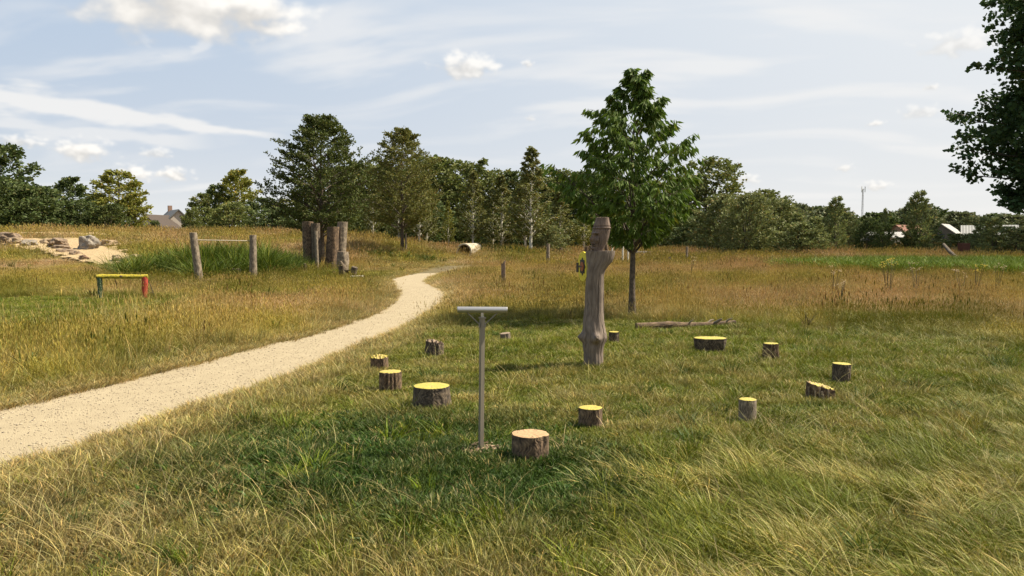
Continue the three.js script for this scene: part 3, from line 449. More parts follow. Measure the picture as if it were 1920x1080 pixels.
// ---------------------------------------------------------------- trees
function leafSheet() {
  const pos = [], col = [];
  return {
    leaf(p, dir, side, L, W, c, fold) {
      const m = p.clone().addScaledVector(dir, L * 0.45), a = m.clone().addScaledVector(side, W / 2), b = m.clone().addScaledVector(side, -W / 2), q = p.clone().addScaledVector(dir, L);
      if (fold) { const n = V(0, 0, 0).crossVectors(dir, side).normalize(), u = m.clone().addScaledVector(n, -fold); q.addScaledVector(n, -fold * 1.2); for (const t of [[p, a, u], [p, u, b], [a, q, u], [u, q, b]]) for (const v of t) { pos.push(v.x, v.y, v.z); col.push(...c); } } else for (const v of [p, a, q, p, q, b]) { pos.push(v.x, v.y, v.z); col.push(...c); }
    },
    build() { const g = new THREE.BufferGeometry(); g.setAttribute('position', new THREE.Float32BufferAttribute(pos, 3)); g.setAttribute('color', new THREE.Float32BufferAttribute(col, 3)); g.computeVertexNormals(); return g; },
  };
}
function grow({ h, base, tr, prof, nb, rise = 0.7, twigs = 6, leaves, L, W, droop = 0.3, puff = 0.15, seed, fold = 0, stems = 1, sway = 0.03, twigLen = 0.32, seg = 6, thin = 0, gap = 0, start = 0.3, fill = 0 }) {
  const R = rng(seed * 7919 + 13), wood = [], nodes = [], g3 = () => (R() + R() + R() - 1.5) / 1.5;
  const spine = [];
  for (let s = 0; s < stems; s++) {
    const a0 = R() * TAU, sp = stems > 1 ? 0.25 * prof(0.4) : 0, pts = [], rad = [];
    for (let i = 0; i <= 9; i++) { const t = i / 9; pts.push(V(Math.cos(a0) * sp * t + sway * h * n2(t * 1.7 + seed, s * 5) * t, h * 0.97 * t, Math.sin(a0) * sp * t + sway * h * n2(t * 1.7, seed + s * 5) * t)); rad.push(Math.max(0.006, tr * (1 - t * 0.93) * (i ? 1 : 1.35))); }
    pts[0].y = -0.15; wood.push(tubePath(pts, rad, seg + 2, 0.4, false)); spine.push(pts);
  }
  const along = (pts, y) => { const t = clamp(y / (h * 0.97)) * 9, i = Math.min(8, Math.floor(t)); return pts[i].clone().lerp(pts[i + 1], t - i); };
  for (let i = 0; i < nb; i++) {
    const t = (i + R()) / nb, az = i * 2.39996 + R() * 0.8, len = prof(t) * (0.72 + 0.42 * R()); if (len < 0.03) continue;
    const tip = base + t * (h - base), s0 = along(spine[i % stems], clamp(tip - rise * len * 0.8, base * 0.72, h * 0.95)), e = V(Math.cos(az) * len, 0, Math.sin(az) * len).add(s0); e.y = tip + 0.1 * len * g3();
    const mid = s0.clone().lerp(e, 0.5); mid.y += 0.12 * len; mid.x += 0.1 * len * g3(); mid.z += 0.1 * len * g3();
    const cv = (u) => s0.clone().multiplyScalar((1 - u) ** 2).addScaledVector(mid, 2 * u * (1 - u)).addScaledVector(e, u * u), r0 = Math.max(0.006, tr * 0.34 * Math.min(1, len / prof(0.3)));
    wood.push(tubePath([0, 0.33, 0.66, 1].map(cv), [r0, r0 * 0.7, r0 * 0.45, r0 * 0.15], seg, 0.4, false));
    const skip = R() < gap;
    for (let k = 0; k < twigs; k++) {
      const u = start + (1 - start) * ((k + R()) / twigs), p = cv(u), ta = az + (k % 2 ? 1 : -1) * (0.5 + 0.6 * R()) + (k === twigs - 1 ? 0 : 0), tl = len * twigLen * (1.25 - u * 0.6) * (0.6 + 0.8 * R()), q = V(Math.cos(ta) * tl, tl * (0.35 + 0.5 * g3()), Math.sin(ta) * tl).add(p);
      if (!thin) wood.push(tubePath([p, p.clone().lerp(q, 0.5).add(V(0, 0.06 * tl, 0)), q], [r0 * 0.3, r0 * 0.22, r0 * 0.1], 3, 0.4, false));
      if (!skip) for (let m = 0; m < 4; m++) nodes.push([p.clone().lerp(q, 0.25 + 0.25 * m), V(Math.cos(ta), 0.2, Math.sin(ta))]);
    }
    if (!skip) nodes.push([e, V(Math.cos(az), 0.3, Math.sin(az))]);
  }
  for (const pts of spine) for (let k = 0; k < Math.ceil(nb * 0.14); k++) nodes.push([along(pts, h * (0.8 + 0.2 * R())), V(g3(), 1, g3())]);
  for (let i = 0; i < fill; i++) { // sprays all through the crown, in clumps with gaps between them
    const t = R(), az = R() * TAU, q = Math.sqrt(0.08 + 0.92 * R()), r = prof(t) * q * (0.86 + 0.3 * n3(Math.cos(az) * 1.4, t * 3.2, Math.sin(az) * 1.4 + seed)), p = V(Math.cos(az) * r, base + t * (h - base), Math.sin(az) * r), f = 2.2 / prof(0.3);
    if (n3(p.x * f, p.y * f, p.z * f + seed) < -0.28) continue;
    p.x += along(spine[0], p.y).x; p.z += along(spine[0], p.y).z; nodes.push([p, V(Math.cos(az), 0.4, Math.sin(az))]);
  }
  const S = leafSheet();
  for (let i = 0; i < leaves; i++) {
    const [n, out] = nodes[Math.floor(R() * nodes.length)], p = n.clone().add(V(g3() * puff, g3() * puff * 0.8, g3() * puff));
    const dir = V(g3() * 1.2, g3() * 0.9 + 0.15 - droop * 1.6, g3() * 1.2).addScaledVector(out, 0.55).normalize(), side = V(g3(), g3() * 0.5, g3()).cross(dir).normalize(), k = 0.75 + 0.5 * R(), v = 0.68 + 0.62 * R(), w = R() < 0.06 ? 1.5 : 1;
    S.leaf(p, dir, side, L * k, W * k, [v * w * (0.92 + 0.2 * R()), v * (1 + 0.1 * (w - 1)), v * 0.95], fold);
  }
  return { wood: mergeGeometries(wood), crown: S.build() };
}
function plantTree({ name, label, category = 'tree', x, z, geo, s = 1, sy = 1, turn = 0, leaf, m = treeBark, group, y }) {
  const o = thing(name, label, category, [x, y ?? land(x, z), z], turn, group); o.scale.set(s, s * sy, s);
  part('trunk', geo.wood, m, o); part('crown', geo.crown, leaf, o);
  return o;
}
const dome = (t, peak, lo) => (t < peak ? lerp(lo, 1, sstep(-0.3 * peak, peak, t)) : Math.sqrt(Math.max(0.02, 1 - ((t - peak) / (1.02 - peak)) ** 2)));
const bump = (t, peak, lo, hi) => (t < peak ? lerp(lo, 1, sstep(0, peak, t)) : lerp(1, hi, Math.pow((t - peak) / (1 - peak), 1.25)));
const LEAF = { cherry: leafy(0.10, 0.16, 0.018, 0.45), alder: leafy(0.085, 0.108, 0.022, 0.35), poplar: leafy(0.155, 0.18, 0.045, 0.4), dark: leafy(0.09, 0.122, 0.032, 0.35), birch: leafy(0.155, 0.16, 0.036, 0.4), willow: leafy(0.185, 0.205, 0.07, 0.4), lime: leafy(0.22, 0.225, 0.034, 0.4), sapling: leafy(0.20, 0.23, 0.08, 0.4), far: leafy(0.145, 0.165, 0.072, 0.35), edge: leafy(0.05, 0.09, 0.026, 0.35) };

plantTree({ name: 'cherry_tree', label: 'young leafy green tree with pyramid crown of drooping leaves behind the totem post', x: 2.4, z: -15.3, leaf: LEAF.cherry, turn: 0.7,
  geo: grow({ h: 4.9, base: 1.75, tr: 0.068, prof: (t) => 1.42 * (t < 0.4 ? lerp(0.36, 1, sstep(-0.15, 0.4, t)) : lerp(1, 0.1, Math.pow((t - 0.4) / 0.6, 0.98))), nb: 52, rise: 1.25, twigs: 8, leaves: 9800, L: 0.165, W: 0.055, droop: 0.72, puff: 0.075, seed: 3, fold: 0.012, sway: 0.012, twigLen: 0.34, fill: 160 }) });
blocked.push([2.4, -15.3, 0.08]);
const alderShape = (w) => (t) => w * (t < 0.34 ? lerp(0.68, 1, t / 0.34) : lerp(1, 0.2, Math.pow((t - 0.34) / 0.66, 1.9)));
plantTree({ name: 'alder_tree', label: 'large dark bushy tree rising behind the tall upright logs', x: -9.9, z: -40, leaf: LEAF.alder,
  geo: grow({ h: 7.6, base: 1.9, tr: 0.16, prof: alderShape(2.75), nb: 64, rise: 0.6, twigs: 9, leaves: 34000, L: 0.12, W: 0.07, droop: 0.0, puff: 0.17, seed: 5, sway: 0.015, twigLen: 0.36, fill: 2200 }) });
plantTree({ name: 'alder_tree', label: 'slimmer dark tree on a bare trunk beside the path bend', x: -6.7, z: -47, leaf: LEAF.birch,
  geo: grow({ h: 7.5, base: 1.9, tr: 0.11, prof: alderShape(2.35), nb: 52, rise: 0.75, twigs: 8, leaves: 22000, L: 0.13, W: 0.07, droop: 0.0, puff: 0.17, seed: 9, sway: 0.015, twigLen: 0.36, fill: 1500 }) });
pole({ name: 'tree_stake', label: 'pale support stake beside the slimmer dark tree at the path bend', category: 'stake', x: -6.45, z: -46.8, r: 0.055, h: 1.3, m: barkGrey, seed: 4 });
plantTree({ name: 'overhanging_tree', label: 'huge dark tree reaching into the frame at the right edge', x: 59, z: -72, leaf: LEAF.edge, turn: 2.1,
  geo: grow({ h: 31, base: 4.6, tr: 0.7, prof: (t) => 14.6 * dome(t, 0.35, 0.8), nb: 92, rise: 0.35, twigs: 10, leaves: 130000, L: 0.46, W: 0.38, droop: 0.15, puff: 0.8, seed: 14, twigLen: 0.3, start: 0.3, fill: 9000 }) });

const KIND = {
  poplar: [1, 2, 3, 4].map((s) => grow({ h: 10.3, base: 0.9, tr: 0.2, prof: (t) => 2.9 * dome(t, 0.5, 0.8), nb: 44, rise: 1.1, twigs: 5, leaves: 9000, L: 0.30, W: 0.2, droop: 0.15, puff: 0.42, seed: 20 + s, fill: 900, thin: 1, stems: 2 })),
  round: [1, 2, 3].map((s) => grow({ h: 7.4, base: 0.8, tr: 0.15, prof: (t) => 2.3 * dome(t, 0.45, 0.7), nb: 34, rise: 0.8, twigs: 5, leaves: 7500, L: 0.24, W: 0.15, droop: 0.15, puff: 0.33, seed: 30 + s, fill: 600, thin: 1, gap: 0.12 })),
  bush: [1, 2, 3].map((s) => grow({ h: 4.6, base: 0.15, tr: 0.07, prof: (t) => 2.2 * dome(t, 0.35, 0.85), nb: 34, rise: 0.9, twigs: 5, leaves: 7000, L: 0.22, W: 0.13, droop: 0.1, puff: 0.34, seed: 40 + s, fill: 700, thin: 1, stems: 4 })),
  birch: [1, 2, 3].map((s) => grow({ h: 7.6, base: 1.7, tr: 0.085, prof: (t) => 1.15 * bump(t, 0.25, 0.7, 0.06), nb: 40, rise: 1.5, twigs: 6, leaves: 5200, L: 0.17, W: 0.09, droop: 0.35, puff: 0.16, seed: 50 + s, fill: 350, sway: 0.012 })),
  willow: [1, 2, 3].map((s) => grow({ h: 4.8, base: 0.2, tr: 0.05, prof: (t) => 1.4 * bump(t, 0.35, 0.7, 0.12), nb: 30, rise: 1.5, twigs: 6, leaves: 4600, L: 0.26, W: 0.08, droop: -0.1, puff: 0.2, seed: 60 + s, fill: 260, stems: 4 })),
  far: [1, 2, 3].map((s) => grow({ h: 10, base: 0.4, tr: 0.2, prof: (t) => 5.2 * dome(t, 0.45, 0.9), nb: 42, rise: 0.8, twigs: 5, leaves: 5600, L: 0.62, W: 0.46, droop: 0.1, puff: 0.75, seed: 70 + s, fill: 700, thin: 1, stems: 2 })),
};
const baseH = { poplar: 10.3, round: 7.4, bush: 4.6, birch: 7.6, willow: 4.8, far: 10 }, baseW = { poplar: 5.8, round: 4.6, bush: 4.4, birch: 2.3, willow: 2.8, far: 10.4 };
let planted = 0;
function row(kind, name, group, list, labelOf, m) { // list: x, z, height, width, leaf, label?
  list.forEach(([x, z, h, w, leaf, own], i) => { const v = KIND[kind], s = (w * (kind === 'poplar' || kind === 'round' ? 1.25 : 1.08)) / baseW[kind]; plantTree({ name, label: own ?? labelOf(ORD[i]), category: /shrub|bush/.test(name) ? 'shrub' : 'tree', x, z, geo: v[planted % v.length], s, sy: h / baseH[kind] / s, turn: planted * 2.1, leaf: LEAF[leaf], m, group }); planted++; });
}
row('round', 'field_tree', 'trees beyond the sand slope', [
  [B(8, 74), -74, 10.2, 5.6, 'dark', 'tall open-crowned dark tree at the left edge of the photo'], [B(72, 76), -76, 6.3, 4.4, 'dark', 'dark tree rising behind the bushes beside the left edge tree'], [B(135, 76), -76, 7.1, 3.7, 'dark', 'rounded dark tree standing behind the boulders'], [B(186, 77), -77, 5.6, 2.6, 'dark', 'narrow dark tree between the rounded dark tree and the lime green tree'],
  [B(226, 74), -74, 7.3, 4.6, 'lime', 'lime green tree with pointed shoots left of the house roofs'], [B(250, 73), -73, 5.0, 2.4, 'lime', 'low drooping lime green tree beside the house roofs'], [B(382, 80), -80, 6.0, 3.0, 'poplar', 'green tree just right of the house roofs'], [B(412, 82), -82, 7.0, 3.4, 'dark', 'spiky dark tree behind the pull-up bar'], [B(447, 82), -82, 8.6, 3.8, 'lime', 'tall rounded yellow green tree behind the pull-up bar'], [B(495, 80), -80, 5.6, 4.4, 'dark', 'low dark tree between the yellow green tree and the alder'], [B(545, 80), -80, 5.4, 4.0, 'birch', 'low olive tree at the left foot of the alder'],
]);
row('bush', 'field_shrub', 'shrubs below the tree line', [
  [B(-20, 66), -66, 5.6, 6.6, 'dark', 'large dark bush at the left edge below the open-crowned tree'], [B(55, 68), -68, 5.0, 6.2, 'dark', 'wide dark bush behind the left end of the sand'], [B(150, 70), -70, 3.9, 4.4, 'dark', 'dark bush at the foot of the rounded dark tree'], [B(205, 70), -70, 3.6, 3.6, 'alder', 'dark low bush at the foot of the lime green tree'], [B(290, 82), -82, 3.3, 1.5, 'dark', 'small dark bush right in front of the house gable'],
  [B(362, 74), -74, 3.7, 2.0, 'poplar', 'small bush half hiding the house roof'], [B(430, 72), -72, 4.1, 4.4, 'poplar', 'bush behind the right post of the pull-up bar'], [B(520, 72), -72, 3.7, 4.8, 'dark', 'wide low bush at the left of the alder'], [B(640, 72), -72, 4.2, 5.2, 'alder', 'dark bush behind the tall upright logs'],
]);
row('poplar', 'poplar_tree', 'tall tree row behind the meadow', [
  [B(640, 88), -88, 9.6, 6.6, 'poplar'], [B(690, 90), -90, 10.4, 6.4, 'poplar'], [B(745, 88), -88, 9.6, 6, 'dark'], [B(790, 90), -90, 11, 6.2, 'poplar'], [B(830, 88), -88, 10.6, 5.4, 'poplar'], [B(885, 90), -90, 10.6, 5.6, 'poplar'], [B(930, 92), -92, 9.8, 5.0, 'poplar'], [B(968, 90), -90, 9.4, 4.6, 'dark'], [B(1010, 90), -90, 9.4, 5.2, 'poplar'], [B(1055, 92), -92, 9.6, 5.4, 'poplar'], [B(1100, 90), -90, 9.3, 5.6, 'dark'], [B(1150, 92), -92, 9, 5.8, 'poplar'], [B(1205, 90), -90, 8.6, 6, 'dark'], [B(1262, 92), -92, 9, 6, 'poplar'], [B(1328, 88), -88, 10.6, 5.8, 'poplar'], [B(1395, 100), -100, 7.0, 5.0, 'dark'], [B(1430, 100), -100, 7.8, 5.6, 'poplar'],
], (o) => `tall full-crowned green tree, ${o} from the left in the row behind the meadow`);
row('bush', 'hedge_shrub', 'dark undergrowth along the tree row', [620, 690, 735, 790, 850, 905, 950, 1005, 1075, 1120, 1180, 1240, 1300].map((px, i) => [B(px, 76 + (i % 3) * 3), -(76 + (i % 3) * 3), 3.6 + (i % 4) * 0.5, 5 + (i % 2), i % 3 ? 'alder' : 'dark']), (o) => `dark undergrowth bush, ${o} from the left under the tall tree row`);
row('birch', 'birch_tree', 'slender birches in front of the tree row', [
  [B(700, 60), -60, 5.2, 1.7, 'birch'], [B(748, 62), -62, 5.0, 1.8, 'birch'], [B(787, 60), -60, 5.8, 2.2, 'birch'], [B(800, 63), -63, 5.4, 2.2, 'birch'], [B(841, 60), -60, 4.0, 1.0, 'lime'], [B(887, 59), -59, 6.4, 2.2, 'birch'], [B(924, 66), -66, 5.6, 2.2, 'birch'], [B(941, 60), -60, 6.2, 2.6, 'birch'], [B(985, 57), -57, 6.0, 2.4, 'birch'], [B(995, 55), -55, 7.6, 3.0, 'birch'], [B(1050, 60), -60, 5.0, 2.2, 'birch'], [B(1095, 62), -62, 4.6, 1.8, 'lime'],
], (o) => `slender white-stemmed birch, ${o} from the left in front of the tall row`, birchBark);
row('bush', 'field_shrub', 'shrubs at the back of the field', [
  [B(1028, 58), -58, 2.3, 2.5, 'willow', 'round light green shrub behind the grey round post'], [B(1162, 66), -66, 1.9, 2.4, 'willow', 'low light green shrub between the carved head and the leafy tree'],
  [B(1345, 66), -66, 5.0, 4.4, 'willow', 'dense grey green shrub right behind the leafy tree'], [B(1398, 60), -60, 4.9, 3.9, 'willow', 'large rounded grey green shrub at the right of the leafy tree'], [B(1452, 64), -64, 4.7, 4.4, 'willow', 'grey green shrub right of the large rounded one'], [B(1490, 58), -58, 2.5, 3.2, 'sapling', 'low pale shrub in front of the grey green shrubs'],
  [B(1625, 62), -62, 3.1, 1.9, 'dark', 'dark vase-shaped bush below the radio mast'], [B(1656, 60), -60, 2.6, 1.5, 'dark', 'small dark round bush right of the vase-shaped one'], [B(1703, 60), -60, 2.0, 1.8, 'dark', 'dark bush at the foot of the willow in front of the sheds'], [B(1870, 66), -66, 2.6, 4.6, 'sapling', 'wide pale shrub below the far right shed'],
  [B(1800, 80), -80, 2.1, 4.2, 'poplar', 'low hedge-like shrub below the grey shed roof'], [B(1900, 58), -58, 2.3, 3.2, 'willow', 'pale shrub at the right edge below the overhanging tree'],
]);
row('willow', 'willow_sapling', 'young willows on the right of the field', [
  [B(1500, 62), -62, 3.4, 2.4, 'sapling'], [B(1522, 58), -58, 2.9, 2.4, 'sapling'], [B(1566, 60), -60, 4.5, 2.0, 'sapling'], [B(1590, 64), -64, 3.6, 2.0, 'sapling'], [B(1655, 63), -63, 3.9, 0.9, 'sapling'], [B(1720, 60), -60, 5.0, 2.3, 'sapling'], [B(1742, 64), -64, 3.4, 2.2, 'sapling'], [B(1838, 62), -62, 3.2, 2.0, 'sapling'], [B(1862, 58), -58, 3.0, 2.0, 'sapling'],
], (o) => `feathery pale green willow sapling, ${o} from the left at the right of the field`);
row('far', 'distant_tree', 'trees along the far horizon', [[1475, 9], [1500, 10.5], [1530, 10.3], [1558, 9], [1585, 8], [1612, 7.2], [1642, 7.8], [1668, 7], [1690, 9.6], [1715, 10], [1745, 9.8], [1770, 8.6], [1796, 8], [1822, 7.6], [1858, 8.4], [1890, 7.2], [1915, 7.8], [1950, 8.6], [2000, 9], [2060, 9]].map(([px, h], i) => { const d = 195 + (i % 3) * 12; return [B(px, d), -d, h * 1.02, 9.5 + (i % 4), i % 4 === 2 ? 'dark' : 'far']; }), (o) => `distant rounded tree, ${o} from the left on the far horizon at right`);
row('far', 'distant_tree', 'trees along the far horizon', [-260, -120, -40, 40, 110, 180, 600, 700, 820, 940, 1060, 1180, 1300, 1400].map((px, i) => { const d = 150 + (i % 3) * 10; return [B(px, d), -d, 6.4, 11, i % 2 ? 'far' : 'dark']; }), (o) => `distant tree glimpsed behind the nearer trees, ${o} from the left of the hidden far line`);

// ---------------------------------------------------------------- houses, sheds, mast
{
  const tile = (c) => std({ color: lin(...c), map: tex(128, 128, (u, v) => { const k = 215 + 30 * n2(u * 30, v * 30) - (v * 16 % 1 < 0.12 ? 40 : 0); return [k, k, k]; }) });
  const wallM = std({ color: lin(0.42, 0.36, 0.30) }), brick = std({ color: lin(0.28, 0.17, 0.12) }), white = std({ color: lin(0.65, 0.63, 0.6) }), glass = new THREE.MeshStandardMaterial({ color: lin(0.05, 0.06, 0.07), roughness: 0.1, metalness: 0.2 });
  function house({ name, label, x, z, w, d, eave, ridge, turn, roofM, wm, windows = [], chimney, category = 'house' }) {
    const o = thing(name, label, category, [x, 0, z], turn);
    const s = new THREE.Shape(); s.moveTo(-d / 2, -0.3); s.lineTo(d / 2, -0.3); s.lineTo(d / 2, eave); s.lineTo(0, ridge - 0.12); s.lineTo(-d / 2, eave); s.closePath();
    const g = new THREE.ExtrudeGeometry(s, { depth: w, bevelEnabled: false }); g.translate(0, 0, -w / 2); g.rotateY(Math.PI / 2); part('wall', g, wm, o);
    const a = Math.atan2(ridge - eave, d / 2), L = Math.hypot(ridge - eave, d / 2) + 0.4;
    for (const q of [-1, 1]) { const r = box(w + 0.6, 0.14, L); r.rotateX(q * a); r.translate(0, (ridge + eave) / 2 - 0.08, q * (d / 4 + 0.12)); const p = part('roof', r, roofM, o); if (q > 0) for (const [wx, wy] of windows) { const t = box(0.9, 0.08, 1.1); t.rotateX(a); t.translate(wx, (ridge + eave) / 2 + 0.04 + wy, d / 4 + 0.12 - wy / Math.tan(a)); part('roof_window', t, glass, p); } }
    for (const q of [-1, 1]) part('gable_window', box(0.06, 1.2, 1.1, q * (w / 2 + 0.02), eave * 0.9, 0), glass, o);
    part('door', box(0.95, 2.05, 0.06, -w * 0.2, 1.0, d / 2 + 0.02), brick, o);
    for (const wx of [0.1, 0.32]) part('window', box(1.1, 1.0, 0.06, w * wx, 1.5, d / 2 + 0.02), glass, o);
    if (chimney) part('chimney', box(0.6, 1.2, 0.6, chimney, ridge + 0.3, 0), brick, o);
    return o;
  }
  house({ name: 'house', label: 'house with grey slate roof and roof window, behind the trees at left', x: B(328, 128), z: -128, w: 7, d: 6.5, eave: 3.2, ridge: 6.3, turn: -0.95, roofM: tile([0.2, 0.2, 0.2]), wm: wallM, windows: [[1, 0.2], [-1.2, 0.2]], chimney: -2.6 });
  house({ name: 'house', label: 'smaller house with dark brown gable beside the slate roofed house', x: B(298, 122), z: -122, w: 6, d: 5, eave: 2.8, ridge: 5.3, turn: 1.45, roofM: tile([0.09, 0.065, 0.05]), wm: wallM });
  const pale = std({ color: lin(0.5, 0.48, 0.44), map: tex(128, 128, (u, v) => { const k = 210 + 30 * Math.sin(u * 120) + 20 * fbm(u * 5, v * 5, 3); return [k, k, k]; }) });
  house({ name: 'farm_shed', category: 'shed', label: 'shed with pale corrugated roof and dark gable right of the willows', x: B(1770, 150), z: -150, w: 8, d: 6, eave: 2.2, ridge: 4.4, turn: 0.9, roofM: pale, wm: std({ color: lin(0.1, 0.085, 0.07) }) });
  house({ name: 'farm_shed', category: 'shed', label: 'shed with sloping pale roof farthest right on the horizon', x: B(1852, 150), z: -150, w: 9, d: 6.5, eave: 2.0, ridge: 4.2, turn: -0.5, roofM: pale, wm: std({ color: lin(0.12, 0.1, 0.08) }) });
  house({ name: 'farm_shed', category: 'shed', label: 'long low shed with pale flat roof behind the dark bushes', x: B(1668, 145), z: -145, w: 9, d: 5, eave: 2.0, ridge: 2.9, turn: 0.05, roofM: pale, wm: wallM });
  house({ name: 'house', label: 'house with reddish tiled roof peeping between willows and far trees', x: B(1698, 170), z: -170, w: 6, d: 6, eave: 2.6, ridge: 4.6, turn: 0.4, roofM: tile([0.3, 0.13, 0.08]), wm: brick });
  // mast
  const mx = B(1614, 300), o = thing('radio_mast', 'thin grey lattice radio mast with panel antennas on the horizon', 'mast', [mx, 0, -300]), gm = std({ color: lin(0.3, 0.3, 0.31), metalness: 0.3, roughness: 0.6 });
  for (let k = 0; k < 3; k++) { const a = k * TAU / 3; part('leg', rod([0.45 * Math.cos(a), 0, 0.45 * Math.sin(a)], [0.22 * Math.cos(a), 21, 0.22 * Math.sin(a)], 0.07, 6), gm, o); }
  for (let i = 0; i < 18; i++) { const y = 1 + i * 1.12, r = 0.45 - 0.23 * y / 21, a = (i % 3) * TAU / 3; part('lattice_brace', rod([r * Math.cos(a), y, r * Math.sin(a)], [r * Math.cos(a + TAU / 3), y + 1.1, r * Math.sin(a + TAU / 3)], 0.04, 4), gm, o); }
  for (let k = 0; k < 3; k++) { const a = k * TAU / 3 + 0.4; part('antenna_panel', box(0.3, 2.2, 0.16, 0.75 * Math.cos(a), 20.8, 0.75 * Math.sin(a), 0, -a), white, o); part('antenna_arm', rod([0, 20.8, 0], [0.7 * Math.cos(a), 20.8, 0.7 * Math.sin(a)], 0.05, 5), gm, o); }
  // rusty box and tilted log by the pond
  const rb = thing('rusty_box', 'dark rusty square box standing beyond the reeds', 'box', [B(1806, 55), land(B(1806, 55), -55), -55], 0.1), rust = std({ color: lin(0.09, 0.035, 0.022), map: tex(64, 64, (u, v) => { const k = 200 + 60 * fbm(u * 6, v * 6, 4); return [k, k * 0.9, k * 0.85]; }) });
  part('box_body', box(0.6, 0.6, 0.5, 0, 0.75, 0), rust, rb); for (const s of [-1, 1]) part('leg', box(0.06, 0.5, 0.06, s * 0.24, 0.22, 0), rust, rb);
  single('tilted_log', 'dark log tilted out of the ground beside the rusty box', 'log', tubePath([V(B(1776, 52), land(29, -52) + 1.0, -52.5), V(B(1790, 50), 0.75, -50.6), V(B(1797, 49), 0.3, -49)], [0.1, 0.12, 0.13], 10), bark);
}

// ---------------------------------------------------------------- grass
// a tuft: n blades rooted in a small circle; each blade keeps one colour from root to tip
function tuft({ n, r, h0, h1, w, bend = 0.6, lean = [0, 0], seg = 3, seed, jit = 0.25, heads = 0, headC = [1, 1, 1], headL = 0.06, headW = 0.012, stalk = 1.3, fan = 1 }) {
  const R = rng(seed * 104729 + 7), pos = [], col = [], idx = [];
  const blade = (bx, bz, h, wd, az, bd, c, sg) => {
    const dx = Math.cos(az) * bd + lean[0], dz = Math.sin(az) * bd + lean[1], q = R() * TAU, px = Math.cos(q), pz = Math.sin(q), at = pos.length / 3, lim = Math.hypot(dx, dz);
    for (let i = 0; i <= sg; i++) { const t = i / sg, y = h * (t - 0.34 * Math.min(1.3, lim) * t * t), k = h * (0.25 * t + 0.75 * t * t), wv = wd * (i === sg ? 0 : 1 - 0.55 * t) / 2; const x = bx + dx * k, z = bz + dz * k; if (i === sg) { pos.push(x, y, z); col.push(...c); } else { pos.push(x - px * wv, y, z - pz * wv, x + px * wv, y, z + pz * wv); col.push(...c, ...c); } }
    for (let i = 0; i < sg; i++) { const a = at + i * 2; if (i === sg - 1) idx.push(a, a + 1, a + 2); else idx.push(a, a + 1, a + 2, a + 1, a + 3, a + 2); }
    return [bx + dx * h, h * (1 - 0.34 * Math.min(1.3, lim)), bz + dz * h];
  };
  for (let i = 0; i < n; i++) { const a = R() * TAU, q = r * Math.sqrt(R()), v = 1 - jit + 2 * jit * R(), y = R() < 0.12 ? [v * 1.5, v * 1.25, v * 1.1] : [v * (0.92 + 0.16 * R()), v, v * (0.85 + 0.3 * R())]; blade(q * Math.cos(a), q * Math.sin(a), lerp(h0, h1, R()), w * (0.7 + 0.6 * R()), a + (R() - 0.5) * 2.4, bend * fan * (0.3 + R()), y, seg); }
  for (let i = 0; i < heads; i++) { const a = R() * TAU, q = r * Math.sqrt(R()), k = 0.75 + 0.5 * R(), c = headC.map((x) => x * k), e = blade(q * Math.cos(a), q * Math.sin(a), h1 * stalk * (0.75 + 0.4 * R()), w * 0.45, a, bend * 0.35, c, seg); for (let m = 0; m < 2; m++) { const s = R() * TAU, at = pos.length / 3, x = Math.cos(s) * headW, z = Math.sin(s) * headW, l = headL * (0.7 + 0.6 * R()); pos.push(e[0], e[1] - l * 0.4, e[2], e[0] + x, e[1] + l * 0.1, e[2] + z, e[0] - x, e[1] + l * 0.1, e[2] - z, e[0] + lean[0] * l, e[1] + l * 0.6, e[2] + lean[1] * l); for (let j = 0; j < 4; j++) col.push(...c); idx.push(at, at + 1, at + 2, at + 1, at + 3, at + 2); } }
  const g = new THREE.BufferGeometry(); g.setAttribute('position', new THREE.Float32BufferAttribute(pos, 3)); g.setAttribute('color', new THREE.Float32BufferAttribute(col, 3)); g.setIndex(idx); const f = g.toNonIndexed(); f.computeVertexNormals(); return f;
}
const M4 = new THREE.Matrix4(), QQ = new THREE.Quaternion(), EU = new THREE.Euler(), SC = V(1, 1, 1), PP = V(0, 0, 0), CC = new THREE.Color();
